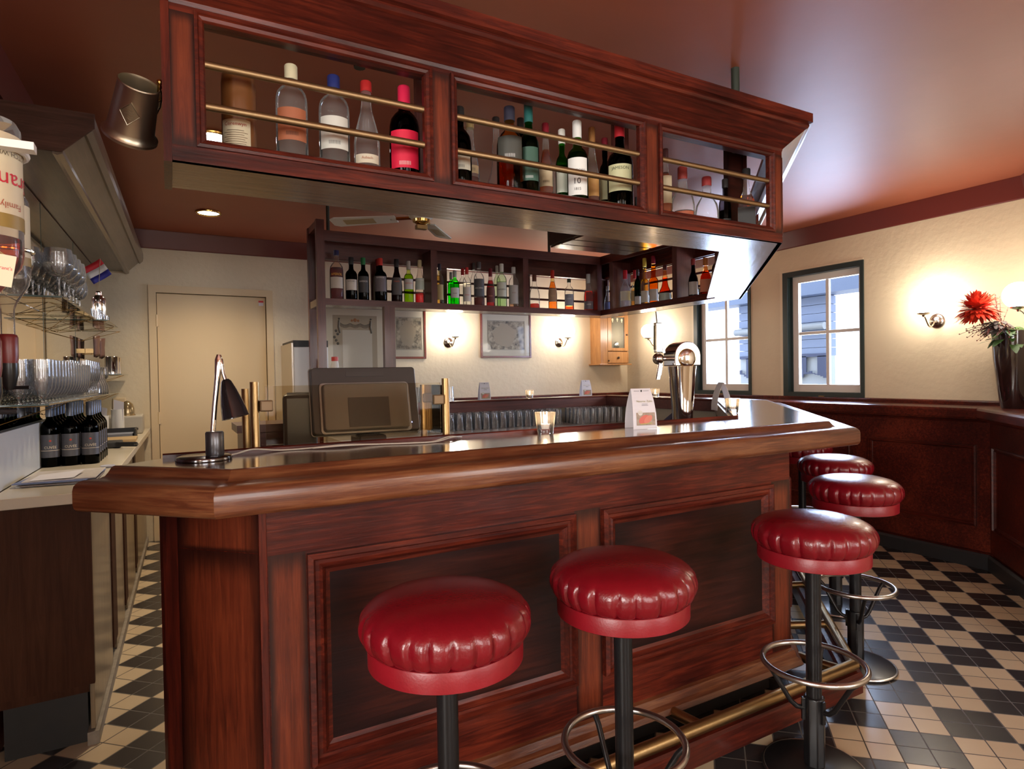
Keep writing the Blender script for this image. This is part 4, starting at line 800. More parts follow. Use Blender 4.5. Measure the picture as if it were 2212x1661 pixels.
# ------------------------------------------------------------------ wall lamps
def make_lamp(name_label, loc, rz):
    t = thing('wall_lamp', name_label, 'wall lamp', loc, rz, 'globe wall lamps')     # local +X points out of the wall
    m = MB(); M = Matrix.Rotation(PI/2, 4, 'Y'); m.lathe([(0.052, 0), (0.052, 0.006), (0.046, 0.010), (0.046, 0.014), (0.038, 0.018), (0.038, 0.022), (0.028, 0.030), (0.014, 0.036), (0.001, 0.038)], 32, M)
    m.build('back_plate', NICKEL, t, world=False)
    pts = []
    for i in range(15):
        a = i/14; x = 0.03+0.155*a; z = -0.052*math.sin(PI*min(1, a*1.15))*(1-0.25*a)+0.035*max(0, (a-0.45)/0.55)**1.6; pts.append((x, 0, z))
    MB().tube(pts, 0.0052, 10).build('arm', NICKEL, t, world=False)
    MB().lathe([(0.006, 0.022), (0.010, 0.034), (0.030, 0.040), (0.041, 0.046), (0.043, 0.052), (0.036, 0.052)], 28, Matrix.Translation((0.185, 0, 0))).build('globe_cup', NICKEL, t, world=False)
    MB().sphere((0.185, 0, 0.121), 0.080, 28).build('glass_globe', GLOBE, t, world=False)
    return t
lp = make_lamp('opal globe wall lamp between the second and third framed print', (2.526, YB, 1.676), -PI/2)
dup(lp, (3.90, YB, 1.690), -PI/2, 'opal globe wall lamp between the last framed print and the wooden cabinet')
dup(lp, (XR, 5.30, 1.672), PI, 'opal globe wall lamp between the wooden cabinet and the far window')
dup(lp, (XR, 2.407, 1.672), PI, 'opal globe wall lamp between the near window and the red flowers')
pa = Vector(BEND)+Vector(DG).normalized()*0.37; nn_ = Vector((DG[1], -DG[0])).normalized()
dup(lp, (pa.x, pa.y, 1.64), math.atan2(nn_.y, nn_.x), 'opal globe wall lamp above the vase, cut by the right picture edge')
# ------------------------------------------------------------------ framed prints and cabinet
def mapmat(name, seed, sc):
    m, nt, out = newmat(name); b = N(nt, 'BsdfPrincipled'); nt.links.new(b.outputs[0], out.inputs[0]); g = N(nt, 'NewGeometry')
    n1 = N(nt, 'TexNoise'); n1.inputs['Scale'].default_value = sc; n1.inputs['Detail'].default_value = 8; n1.inputs['Roughness'].default_value = 0.72
    mp = N(nt, 'Mapping'); mp.inputs['Location'].default_value = (seed, 0, seed*0.7); nt.links.new(g.outputs['Position'], mp.inputs[0]); nt.links.new(mp.outputs[0], n1.inputs['Vector'])
    r = N(nt, 'ValToRGB'); e = r.color_ramp.elements; e[0].position = 0.36; e[0].color = (0.06, 0.05, 0.035, 1); e[1].position = 0.62; e[1].color = (0.52, 0.43, 0.29, 1); k = e.new(0.47); k.color = (0.26, 0.21, 0.14, 1)
    nt.links.new(n1.outputs[0], r.inputs[0]); nt.links.new(r.outputs[0], b.inputs['Base Color']); b.inputs['Roughness'].default_value = 0.6; return m
CARD = pm('ivory_mount', (0.66, 0.58, 0.42), 0.6); FRM = wood('print_frame_mahogany', (0.05, 0.012, 0.008), (0.14, 0.03, 0.02), (0.22, 0.05, 0.03), 'x', rough=0.3)
INKM = pm('engraving_ink', (0.10, 0.085, 0.06), 0.6); PLT = pm('print_paper_tan', (0.40, 0.32, 0.21), 0.6); PLL = pm('print_paper_pale', (0.58, 0.52, 0.40), 0.6)
def pic(x0, x1, z0, z1, label, mk, depth=0.02, Y=YB):
    t = thing('framed_print', label, 'picture', ((x0+x1)/2, Y, z0), 0, 'old map prints on the rear wall')
    f = 0.022; m = MB()
    m.box(x0, x0+f, Y-depth, Y-0.001, z0, z1); m.box(x1-f, x1, Y-depth, Y-0.001, z0, z1); m.box(x0+f, x1-f, Y-depth, Y-0.001, z0, z0+f); m.box(x0+f, x1-f, Y-depth, Y-0.001, z1-f, z1); m.build('frame', FRM, t, bevel=0.003)
    MB().box(x0+f, x1-f, Y-0.012, Y-0.004, z0+f, z1-f).build('mount', CARD, t)
    mk(t, x0, x1, z0, z1, Y-0.013)
    MB().box(x0+f, x1-f, Y-0.018, Y-0.0165, z0+f, z1-f).build('picture_glass', GLW, t)
def mk_port(t, x0, x1, z0, z1, y):
    a, b, c, d = x0+0.10, x1-0.10, z0+0.05, z1-0.105
    p = MB().box(a, b, y, y+0.001, c, d).build('engraving', PLT, t)
    MB().box(a+0.09, b-0.05, y-0.001, y, c, d-0.14).build('map_field', PLL, p)
    m = MB(); n_ = 16
    for s in range(3):
        m.tube([(a+0.07+(b-a-0.14)*i/n_, y-0.002, d-0.075-0.02*abs(math.sin(PI*3*i/n_))-0.012*s) for i in range(n_+1)], 0.0035-0.0006*s, 6)
    for x in (a+0.06, b-0.06): m.tube([(x, y-0.002, d-0.05), (x-0.006, y-0.002, d-0.11), (x+0.006, y-0.002, d-0.17)], 0.009, 6); m.sphere((x, y-0.001, d-0.035), 0.010, 8, (1, 0.2, 1))
    for k in range(5): m.sphere((a+0.03+0.018*math.sin(k*2.1), y-0.001, d-0.15-0.03*k), 0.014, 8, (1, 0.12, 1))
    m.torus((b-0.09, y-0.001, c+0.17), 0.045, 0.003, 24, 6, Matrix.Rotation(PI/2, 4, 'X')); m.box(b-0.08, b-0.01, y-0.002, y-0.0005, c+0.01, c+0.09)
    m.build('ornament', INKM, p)
    m = MB(); m.sphere(((a+b)/2, y-0.001, d-0.045), 0.018, 10, (1, 0.15, 1)); m.sphere(((a+b)/2-0.03, y-0.001, d-0.05), 0.012, 8, (1, 0.15, 1)); m.sphere(((a+b)/2+0.03, y-0.001, d-0.05), 0.012, 8, (1, 0.15, 1)); m.build('crest', pm('crest_ochre', (0.36, 0.15, 0.05), 0.6), p)
MP2 = mapmat('engraved_map_second', 3.1, 16); MP3 = mapmat('engraved_map_third', 8.3, 18)
def mk_land(mm):
    def k(t, x0, x1, z0, z1, y):
        dx, dz = (x1-x0)*0.145, (z1-z0)*0.19; p = MB().box(x0+dx, x1-dx, y, y+0.001, z0+dz, z1-dz).build('engraving', mm, t)
        w_, h_ = x1-x0-2*dx, z1-z0-2*dz; n_ = 14; cx, cz = x0+dx+w_*0.45, z0+dz+h_*0.5
        pts = [(cx+w_*0.33*math.cos(2*PI*i/n_)*(1+0.13*math.sin(i*2.3)), y-0.0008, cz+h_*0.40*math.sin(2*PI*i/n_)*(1+0.1*math.cos(i*1.7))) for i in range(n_)]
        m = MB(); m.add(pts, [tuple(range(n_))]); m.build('map_field', PLT, p)
        m = MB(); e = 0.003; a, b, c, d = x0+dx-0.006, x1-dx+0.006, z0+dz-0.006, z1-dz+0.006
        m.box(a, b, y-0.001, y, c, c+e); m.box(a, b, y-0.001, y, d-e, d); m.box(a, a+e, y-0.001, y, c, d); m.box(b-e, b, y-0.001, y, c, d); m.build('plate_line', INKM, p)
    return k
pic(1.245, 1.870, 1.12, 2.03, 'tall framed engraving with garlands and crest above the till', mk_port)
pic(1.915, 2.277, 1.508, 2.015, 'framed map print half hidden by the short oak post', mk_land(MP2))
pic(2.896, 3.522, 1.516, 2.008, 'framed map print hanging between two globe lamps', mk_land(MP3))
cb = thing('wall_cabinet', 'small honey pine wall cabinet with dark glass door and drawer', 'cabinet', (4.53, YB, 1.43))
x0, x1 = 4.345, 4.755; Yc = YB-0.20
m = MB(); m.box(x0, x0+0.018, Yc+0.02, YB-0.001, 1.44, 2.03); m.box(x1-0.018, x1, Yc+0.02, YB-0.001, 1.44, 2.03); m.box(x0+0.018, x1-0.018, YB-0.012, YB-0.002, 1.44, 2.03); m.box(x0+0.018, x1-0.018, Yc+0.022, YB-0.014, 1.442, 1.455); m.box(x0+0.018, x1-0.018, Yc+0.022, YB-0.014, 1.575, 1.59); m.build('case', WPN, cb)
MB().box(x0-0.03, x1+0.03, Yc-0.02, YB-0.001, 1.425, 1.44).build('base_board', WPN, cb, bevel=0.004); MB().box(x0-0.03, x1+0.03, Yc-0.02, YB-0.001, 2.03, 2.05).build('top_board', WPN, cb, bevel=0.004)
m = MB(); m.box(x0, x0+0.10, Yc, Yc+0.02, 1.44, 2.03); m.build('front_stile', WPN, cb)
dr = MB().box(x0+0.102, x0+0.160, Yc-0.004, Yc+0.016, 1.59, 2.025).box(x1-0.062, x1-0.003, Yc-0.004, Yc+0.016, 1.59, 2.025).box(x0+0.16, x1-0.062, Yc-0.004, Yc+0.016, 1.59, 1.625).box(x0+0.16, x1-0.062, Yc-0.004, Yc+0.016, 1.985, 2.025).build('door', WPN, cb, bevel=0.003)
MB().box(x0+0.158, x1-0.06, Yc+0.004, Yc+0.008, 1.62, 1.99).build('door_glass', pm('dark_cabinet_glass', (0.03, 0.035, 0.03), 0.02, 0.0, coat=1.0, spec=1.0), dr)
m = MB()
for x, z in ((x0+0.18, 1.955), (x0+0.25, 1.962), (x0+0.315, 1.955)):
    m.sphere((x, Yc+0.003, z), 0.014, 10, (1, 0.1, 1.2)); m.sphere((x, Yc+0.003, z-0.022), 0.007, 8, (1, 0.1, 1.6))
m.build('etched_flower', pm('pale_gilt', (0.65, 0.55, 0.35), 0.4), dr)
MB().sphere((x1-0.03, Yc-0.012, 1.78), 0.011, 12).build('knob', pm('dark_knob', (0.06, 0.035, 0.02), 0.35), dr)
dw = MB().box(x0+0.102, x1-0.003, Yc-0.004, Yc+0.014, 1.448, 1.578).build('drawer', WPN, cb, bevel=0.003)
MB().sphere((x0+0.25, Yc-0.016, 1.51), 0.014, 12).build('knob', pm('dark_knob', (0.06, 0.035, 0.02), 0.35), dw)
MB().sphere((x0+0.11, Yc-0.010, 1.475), 0.010, 12).build('lower_knob', pm('dark_knob', (0.06, 0.035, 0.02), 0.35), cb)
# ------------------------------------------------------------------ left: worktop, mirror, hood, glass shelves
def lpoly(u0, u1, y0, y1): return [(LX(u0, y0), y0), (LX(u1, y0), y0), (LX(u1, y1), y1), (LX(u0, y1), y1)]
def lbox(m, u0, u1, y0, y1, z0, z1): return m.prism(lpoly(u0, u1, y0, y1), z0, z1)
YE = 5.86
sd = thing('sideboard', 'dark brown laminate bar cupboard along the mirrored left wall', 'cupboard', (-0.38, 4.2, 0))
m = MB(); lbox(m, 0.03, 0.305, 2.68, 2.70, 0.235, 0.90); m.build('end_panel', WLC, sd)
m = MB(); lbox(m, 0.03, 0.275, 2.74, YE, 0.0, 0.22); m.build('plinth', pm('worn_black_plinth', (0.02, 0.018, 0.015), 0.5, var=0.4, vscale=12), sd)
m = MB(); lbox(m, 0.03, 0.285, 2.70, YE, 0.20, 0.90); m.build('carcass', WLC, sd)
yy = 2.715
for k, (wd, mt) in enumerate(((0.60, WSL), (0.17, WLC), (0.42, WSL), (0.15, WLC), (0.60, WSL), (0.15, WLC), (1.05, WSL))):
    m = MB(); lbox(m, 0.285, 0.300 if wd > 0.2 else 0.306, yy, yy+wd-0.006, 0.055 if wd > 0.2 else 0.12, 0.885); d_ = m.build('door' if wd > 0.2 else 'door_post', mt, sd, bevel=0.002)
    yy += wd
m = MB(); lbox(m, 0.275, 0.312, 2.705, YE, 0.0, 0.048); m.build('kick_strip', pm('grimy_cream_skirting', (0.26, 0.22, 0.17), 0.5, var=0.5, vscale=30), sd)
wt = thing('cream_worktop', 'cream laminate worktop on the bar cupboard at the left', 'worktop', (-0.38, 4.2, 0.90))
m = MB(); lbox(m, 0.024, 0.345, 2.63, YE, 0.902, 0.94); m.build('slab', WTOP, wt, bevel=0.003)
bs = thing('backsplash', 'white grained upright panel standing on the near end of the worktop', 'panel', (-0.54, 3.0, 0.94))
m = MB(); lbox(m, 0.006, 0.022, 2.64, 3.86, 0.941, 1.148); m.build('panel', MARB, bs)
mi = thing('mirror', 'wall mirror in tall strips behind the glass shelves', 'mirror', (-0.53, 3.8, 1.0))
for a_, b_ in ((2.64, 2.795), (2.80, 3.765), (3.77, 4.735), (4.74, 5.88)):
    m = MB(); lbox(m, 0.002, 0.004, a_, b_-0.005, 0.95, 2.215); m.build('mirror_strip', MIRROR, mi)
for y in (2.797, 3.767, 4.737): m = MB(); lbox(m, 0.002, 0.005, y-0.004, y+0.003, 0.95, 2.215); m.build('strip_joint', GEDGE, mi)
hd = thing('canopy_hood', 'brown oak canopy hood over the mirrored shelves, fixed below the ceiling', 'canopy', (-0.4, 4.4, 2.22))
def lext(prof, y0, y1, name, mat):
    m = MB(); n_ = len(prof); v = [(LX(u, y), y, z) for y in (y0, y1) for u, z in prof]; f = [tuple(range(n_)), tuple(range(n_, 2*n_))[::-1]]+[(i, (i+1) % n_, n_+(i+1) % n_, n_+i) for i in range(n_)]
    m.add(v, f); m.build(name, mat, hd)
lext([(0.002, 2.222), (0.215, 2.222), (0.215, 2.232), (0.002, 2.232)], 2.90, 5.885, 'soffit_board', WHD)
lext([(0.19, 2.205), (0.205, 2.200), (0.222, 2.208), (0.225, 2.222), (0.19, 2.222)], 2.90, 5.885, 'lower_moulding', WHD)
lext([(0.215, 2.222), (0.315, 2.325), (0.305, 2.335), (0.205, 2.235)], 2.90, 5.885, 'sloping_board', WHD)
lext([(0.285, 2.300), (0.300, 2.292), (0.320, 2.312), (0.325, 2.335), (0.325, 2.372), (0.31, 2.372), (0.31, 2.335)], 2.90, 5.885, 'upper_moulding', WHD)
lext([(0.002, 2.212), (0.218, 2.212), (0.328, 2.322), (0.328, 2.376), (0.002, 2.376)], 2.893, 2.902, 'end_board', WHE)
lext([(0.002, 2.362), (0.31, 2.362), (0.31, 2.372), (0.002, 2.372)], 2.90, 5.885, 'top_board', WHD)
def gshelf(u1, y0, y1, z, label, clip=0):
    t = thing('glass_shelf', label, 'shelf', (LX(u1/2, y0), (y0+y1)/2, z), 0, 'glass shelves before the mirror')
    m = MB(); p = lpoly(0.008, u1, y0, y1)
    if clip: p = [p[0], p[1], (LX(u1, y1-clip), y1-clip), (LX(u1*0.55, y1), y1), p[3]]
    m.prism(p, z-0.006, z); m.build('pane', SHELFG, t)
    m = MB(); m.prism([(LX(0.008, y0), y0-0.0008), (LX(u1, y0), y0-0.0008), (LX(u1, y0), y0), (LX(0.008, y0), y0)], z-0.006, z); m.build('polished_edge', GEDGE, t)
    k = 0; yb = y0+0.03
    while yb < y1:
        yn = min(yb+0.82, y1)
        for a_, b_ in (((LX(0.006, yb), yb), (LX(u1*0.95, (yb+yn)/2), (yb+yn)/2)), ((LX(0.006, yn), yn), (LX(u1*0.95, (yb+yn)/2), (yb+yn)/2))):
            MB().cyl((a_[0], a_[1], z-0.075), (b_[0], b_[1], z-0.0085), 0.0014, 8).build('brass_strut', GOLD, t)
        MB().cyl((LX(0.006, yb), yb, z-0.009), (LX(u1*0.95, yb), yb, z-0.009), 0.0014, 8).build('brass_strut', GOLD, t)
        yb = yn+0.001 if yn < y1 else y1+1
ZS1, ZS2 = 1.68, 1.25
gshelf(0.185, 3.06, 4.10, ZS1, 'upper glass shelf crowded with stemmed glasses before the mirror'); gshelf(0.235, 4.14, 5.0, ZS1, 'upper glass shelf stretch carrying the shaker and flag', 0.3)
gshelf(0.165, 2.86, 5.70, ZS2, 'lower glass shelf crowded with beer and wine glasses before the mirror')
gshelf(0.20, 5.30, 5.86, 1.385, 'small corner glass shelf carrying two metal canisters')
# glasses: one of each kind, then copies
def goblet(name, H, rb, rm, stem, foot, label, cat='glass', lobes=0):
    t = thing(name, label, cat, (0, 0, 0))
    hb = H*(1-stem)
    mod = None
    if lobes: mod = lambda r, z, a, i: r*(1-0.02*abs(math.sin(lobes*a/2))) if 0.15*H < z < 0.8*H else r
    if stem > 0:
        z0 = H*stem; bowl = [(0.004, z0), (rb*0.55, z0+hb*0.10), (rb*0.9, z0+hb*0.28), (rb, z0+hb*0.48), ((rb+rm)/2, z0+hb*0.78), (rm, H)]
        MB().lathe(bowl+[(rm-0.0012, H), (rb-0.0014, z0+hb*0.48), (rb*0.5, z0+hb*0.13), (0.001, z0+hb*0.06)], 24, None, mod, cap=False).build('bowl', GLT, t, world=False)
        MB().lathe([(foot, 0.0), (foot, 0.002), (foot*0.4, 0.005), (0.005, 0.012), (0.0035, H*stem*0.4), (0.0035, H*stem*0.85), (0.006, z0+0.001)], 18).build('stem_and_foot', GLT, t, world=False)
    else:
        MB().lathe([(0.001, 0), (rb, 0), (rb, 0.002), (rm, H), (rm-0.0014, H), (rb-0.0015, 0.009), (0.001, 0.009)], 24, None, mod, cap=False).build('body', GLT, t, world=False)
    return t
ORD = ['first', 'second', 'third', 'fourth', 'fifth', 'sixth', 'seventh', 'eighth', 'ninth', 'tenth', 'eleventh', 'twelfth', 'thirteenth', 'fourteenth', 'fifteenth', 'sixteenth', 'seventeenth']
_first = {}
def glass(kind, x, y, z, label, group, flip=False):
    if kind not in _first:
        spec = {'balloon': ('gin_goblet', 0.20, 0.054, 0.046, 0.42, 0.036), 'wine': ('wine_glass', 0.185, 0.040, 0.032, 0.45, 0.034), 'tulip': ('beer_glass', 0.17, 0.036, 0.034, 0.10, 0.03),
                'flute': ('champagne_flute', 0.20, 0.025, 0.022, 0.35, 0.028), 'tumbler': ('tumbler', 0.125, 0.026, 0.033, 0, 0), 'carafe': ('carafe', 0.17, 0.05, 0.03, 0, 0), 'shot': ('shot_glass', 0.065, 0.018, 0.023, 0, 0)}[kind]
        if kind == 'carafe':
            t = thing('carafe', label, 'carafe', (0, 0, 0)); MB().lathe([(0.001, 0), (0.044, 0), (0.048, 0.012), (0.046, 0.05), (0.026, 0.10), (0.018, 0.13), (0.019, 0.16), (0.026, 0.178), (0.0245, 0.178), (0.017, 0.155), (0.016, 0.13), (0.024, 0.098), (0.044, 0.05), (0.044, 0.008), (0.001, 0.006)], 24, cap=False).build('body', GLT, t, world=False)
        else: t = goblet(spec[0], *spec[1:], label, lobes=10 if kind == 'tumbler' else 0)
        _first[kind] = t; t['group'] = group; t['label'] = label; t.location = (x, y, z)
    else: t = dup(_first[kind], (x, y, z), 0, label, group)
    if flip:
        H = max(v.co.z for ch in t.children for v in ch.data.vertices); t.rotation_euler = (PI, 0, 0); t.location = (x, y, z+H)
    return t
g1 = 'stemmed glasses on the upper glass shelf'; g2 = 'glasses on the lower glass shelf'
for j, u in enumerate((0.128, 0.058)):
    for i in range(9):
        y = 3.13+i*0.112
        if i < 4: glass('balloon', LX(0.166 if j == 0 else 0.058, y+0.0), 3.13+i*0.118, ZS1, 'large balloon gin glass on the upper glass shelf, %s from near end, %s file' % (ORD[i], 'outer' if j == 0 else 'mirror side'), g1+', near end') if j == 0 or i < 4 else None
        elif i < 9: glass('wine', LX(u, y), 3.17+i*0.098, ZS1, 'wine glass after the balloon glasses on the upper shelf, %s of the %s file' % (ORD[i-4], 'outer' if j == 0 else 'mirror side'), g1+', far end')
for i, y in enumerate((4.20, 4.28, 4.36)): glass('shot', LX(0.17, y), y, ZS1, 'small shot glass before the shaker on the upper shelf, %s from the near side' % ORD[i], 'shot glasses beside the shaker')
for i, y in enumerate((4.62, 4.70)): glass('shot', LX(0.17, y), y, ZS1, 'small shot glass behind the shaker on the upper shelf, %s from it' % ORD[i], 'shot glasses behind the shaker')
for i in range(22):
    y = 2.93+i*0.072
    for u in (0.132, 0.062): 
        if i < 15: glass('tulip', LX(u, y), y, ZS2, 'footed beer glass on the lower glass shelf, %s from near end, %s file' % (ORD[i], 'outer' if u > 0.1 else 'mirror side'), g2+', near rows')
for i in range(7):
    y = 4.06+i*0.085
    for u in (0.125, 0.055): glass('flute', LX(u, y), y, ZS2, 'tall flute past the beer glasses on the lower shelf, %s of the %s file' % (ORD[i], 'outer' if u > 0.1 else 'mirror side'), g2+', flutes')
for i in range(4):
    y = 4.78+i*0.115; glass('carafe', LX(0.09, y), y, ZS2, 'small flared carafe on the lower glass shelf, %s from the near side' % ORD[i], g2+', carafes')
for i in range(1):
    y = 5.215+i*0.1; glass('wine', LX(0.09, y), y, ZS2, 'lone stemmed wine glass after the carafes on the lower glass shelf', g2+', far end')
# shaker with flag
sy = 4.48; sx = LX(0.16, sy)
t = thing('cocktail_shaker', 'polished steel cocktail shaker on the upper glass shelf', 'shaker', (sx, sy, ZS1))
MB().lathe([(0.001, 0), (0.030, 0), (0.034, 0.01), (0.040, 0.12), (0.040, 0.125)], 28).build('cup', CHROME, t, world=False)
MB().lathe([(0.0405, 0.125), (0.0405, 0.135), (0.036, 0.155), (0.022, 0.172), (0.018, 0.176)], 28).build('strainer', CHROME, t, world=False)
MB().lathe([(0.018, 0.174), (0.019, 0.19), (0.012, 0.20), (0.001, 0.201)], 24).build('cap', CHROME, t, world=False)
t = thing('paper_flag', 'small red white and blue flag on a stick in the shaker', 'flag', (sx, sy, ZS1+0.20))
MB().cyl((0, 0, 0.0), (0.012, 0, 0.20), 0.0016, 8).build('stick', pm('stick_wood', (0.5, 0.4, 0.25), 0.5), t, world=False)
fd = Vector((-0.80, 0, -0.60)); fu = Vector((0.53, 0, -0.85)); o_ = Vector((0.012, 0, 0.20))
for k, c in enumerate(((0.55, 0.02, 0.03), (0.75, 0.73, 0.70), (0.03, 0.03, 0.28))):
    m = MB(); v = []
    for i in range(9):
        s = i/8; wv = 0.010*math.sin(s*4.5)
        for e in (k, k+1): p = o_+fd*0.115*s+fu*(0.036*e)+Vector((0, wv, 0)); v.append(p)
    f = [(2*i, 2*i+2, 2*i+3, 2*i+1) for i in range(8)]; m.add(v, f, True); q = m.build('stripe', pm('flag_colour_%d' % k, c, 0.6), t, world=False)
    sm_ = q.modifiers.new('cloth_thickness', 'SOLIDIFY'); sm_.thickness = 0.0008
for k, y in enumerate((5.42, 5.60)):
    t = thing('metal_canister', ('tall polished steel canister on the corner shelf, nearer the viewer', 'tall polished steel canister on the corner shelf, against the wall')[k], 'canister', (LX(0.13, y), y, 1.385), 0, 'steel canisters on the corner shelf')
    MB().lathe([(0.001, 0), (0.046, 0), (0.046, 0.125), (0.048, 0.128), (0.044, 0.128), (0.044, 0.01)], 28).build('body', CHROME, t, world=False); MB().torus((0, 0, 0.128), 0.046, 0.002, 28, 6).build('rim', CHROME, t, world=False)
# wine bottles in three files on the worktop
WG = 'wine bottles in three files on the cream worktop'
def wine(loc, label):
    t = thing('wine_bottle', label, 'wine bottle', loc, math.atan2(loc[1], loc[0])-PI/2-0.0, WG); H = 0.295; Rr = 0.0375
    prof = [(0.001, 0.003)]+[(Rr*f, H*h) for f, h in SHAPES['bordeaux']][:-1]+[(0.0135, 0.225), (0.0135, H*0.99)]
    MB().lathe(prof, 26, cap=False).build('bottle_glass', gls((0.03, 0.12, 0.02)), t, world=False)
    MB().lathe([(0.001, 0.005)]+[(p[0]*0.93, p[1]+0.003) for p in prof[1:-3]]+[(0.001, 0.205)], 22, cap=False).build('wine', liq((0.03, 0.01, 0.012)), t, world=False)
    MB().lathe([(0.0152, 0.232), (0.0152, 0.292), (0.013, 0.296), (0.001, 0.296)], 18).build('capsule', pm('slate_blue_capsule', (0.07, 0.08, 0.11), 0.3, 0.5), t, world=False)
    r = Rr+0.0006; v = []; A = R(66)
    for i in range(13): an = -PI/2-A+2*A*i/12; v += [(r*math.cos(an), r*math.sin(an), 0.045), (r*math.cos(an), r*math.sin(an), 0.150)]
    lb = MB().add(v, [(2*i, 2*i+2, 2*i+3, 2*i+1) for i in range(12)], True).build('label', pm('label_charcoal', (0.07, 0.07, 0.085), 0.45), t, world=False)
    m = MB(); txtcyl(m, 'CUVÉE', 0.048, r+0.0007, 0.093); m.build('lettering', pm('ink_cream', (0.7, 0.6, 0.45), 0.5), lb, world=False)
    m = MB(); v = []
    for i in range(13): an = -PI/2-A+2*A*i/12; v += [(( r+0.0005)*math.cos(an), (r+0.0005)*math.sin(an), 0.076), ((r+0.0005)*math.cos(an), (r+0.0005)*math.sin(an), 0.078)]
    m.add(v, [(2*i, 2*i+2, 2*i+3, 2*i+1) for i in range(12)]); m.build('rule_line', pm('ink_cream', (0.7, 0.6, 0.45), 0.5), lb, world=False)
    m = MB(); m.sphere((0, -r-0.0002, 0.122), 0.005, 8, (1, 0.2, 1)); m.build('red_seal', pm('ink_seal_red', (0.5, 0.05, 0.03), 0.5), lb, world=False)
    return t
wb = None
names = ['left', 'middle', 'right']
for r_ in range(5):
    for c_, u in enumerate((0.056, 0.132, 0.208)):
        y = 3.53+0.079*r_+0.012*c_; p = (LX(u, y), y, 0.94)
        lab = ('dark wine bottle at the front of the %s file, its label showing' % names[c_]) if r_ == 0 else 'dark wine bottle on the cream worktop, %s from the front in the %s file' % (ORD[r_], names[c_])
        if wb is None: wb = wine(p, lab)
        else: dup(wb, p, math.atan2(p[1], p[0])-PI/2, lab, WG)
# things on the worktop
t = thing('magazine_stack', 'untidy stack of magazines and papers on the near worktop', 'magazines', (-0.36, 3.0, 0.94))
cols = [(0.6, 0.58, 0.55), (0.20, 0.16, 0.15), (0.62, 0.6, 0.58), (0.12, 0.16, 0.32), (0.55, 0.50, 0.46)]
for k, c in enumerate(cols):
    M = Matrix.Translation((0.01*math.sin(k*2.0), 0.012*math.cos(k*3.0), 0)) @ Matrix.Rotation(R(-6+4*math.sin(k*1.9)), 4, 'Z')
    MB().box(-0.115, 0.115, -0.15, 0.15, 0.004*k+0.0005, 0.004*k+0.0042, M).build('magazine', pm('magazine_%d' % k, c, 0.45, var=0.35, vscale=25), t, world=False)
m = MB(); m.add([(-0.09, -0.13, 0.0215), (0.05, -0.14, 0.024), (0.07, 0.02, 0.034), (-0.08, 0.03, 0.0225)], [(0, 1, 2, 3)]); m.build('loose_sheet', PAPER, t, world=False)
t.location = (-0.385, 3.02, 0.94)
t = thing('small_saucer', 'small white and blue dish beside the magazines', 'dish', (-0.26, 3.33, 0.94)); MB().lathe([(0.001, 0.002), (0.018, 0.0), (0.030, 0.008), (0.029, 0.010), (0.001, 0.005)], 20).build('dish', pm('blue_white_glaze', (0.45, 0.46, 0.55), 0.3), t, world=False)
ph = thing('telephone', 'black desk telephone with coiled cord on the worktop', 'telephone', (LX(0.20, 4.35), 4.35, 0.94))
MB().box(-0.07, 0.07, -0.09, 0.09, 0.0, 0.035).build('base', BLKM, ph, world=False, bevel=0.008)
MB().tube([(-0.03, -0.10, 0.055), (-0.03, -0.05, 0.062), (-0.03, 0.05, 0.062), (-0.03, 0.10, 0.055)], [0.022, 0.014, 0.014, 0.022], 12).build('handset', BLKM, ph, world=False)
pts = [(0.05+0.10*s+0.012*math.cos(s*130), -0.10-0.08*s, 0.012+0.012+0.012*math.sin(s*130)) for s in [i/220 for i in range(221)]]
MB().tube(pts, 0.0022, 6).build('coiled_cord', BLKM, ph, world=False)
t = thing('cutting_board', 'pale wooden board lying across the far worktop', 'board', (LX(0.19, 4.75), 4.75, 0.94)); MB().box(-0.13, 0.13, -0.13, 0.13, 0, 0.02).build('board', pm('pale_beech', (0.45, 0.31, 0.15), 0.5, var=0.2, vscale=20), t, world=False, bevel=0.004)
t = thing('document_tray', 'low black tray with papers on the far worktop', 'tray', (LX(0.19, 5.05), 5.05, 0.94)); m = MB(); m.box(-0.11, 0.11, -0.10, 0.10, 0, 0.01); m.box(-0.11, -0.10, -0.1, 0.1, 0, 0.06); m.box(0.10, 0.11, -0.1, 0.1, 0, 0.06); m.box(-0.11, 0.11, 0.09, 0.10, 0, 0.06); m.build('tray', BLKM, t, world=False); MB().box(-0.09, 0.09, -0.09, 0.08, 0.011, 0.03).build('papers', pm('blue_grey_paper', (0.2, 0.22, 0.28), 0.6), t, world=False)
pr = thing('receipt_printer', 'beige desktop printer at the far end of the worktop', 'printer', (LX(0.19, 5.48), 5.48, 0.94)); MB().box(-0.13, 0.13, -0.16, 0.16, 0, 0.135).build('casing', pm('beige_plastic', (0.42, 0.39, 0.33), 0.45), pr, world=False, bevel=0.012); MB().box(-0.10, 0.10, -0.164, -0.16, 0.03, 0.045).build('paper_slot', BLKM, pr, world=False)
t = thing('brass_bell', 'small domed brass bell standing on the desktop printer', 'bell', (LX(0.22, 5.42), 5.42, 1.075)); MB().lathe([(0.001, 0), (0.05, 0), (0.05, 0.008), (0.046, 0.012), (0.046, 0.05), (0.036, 0.085), (0.016, 0.105), (0.001, 0.11)], 24).build('dome', pm('smoky_brass', (0.35, 0.27, 0.15), 0.2, 0.7), t, world=False); MB().lathe([(0.054, 0), (0.054, 0.006)], 24).build('foot', BRASS, t, world=False)
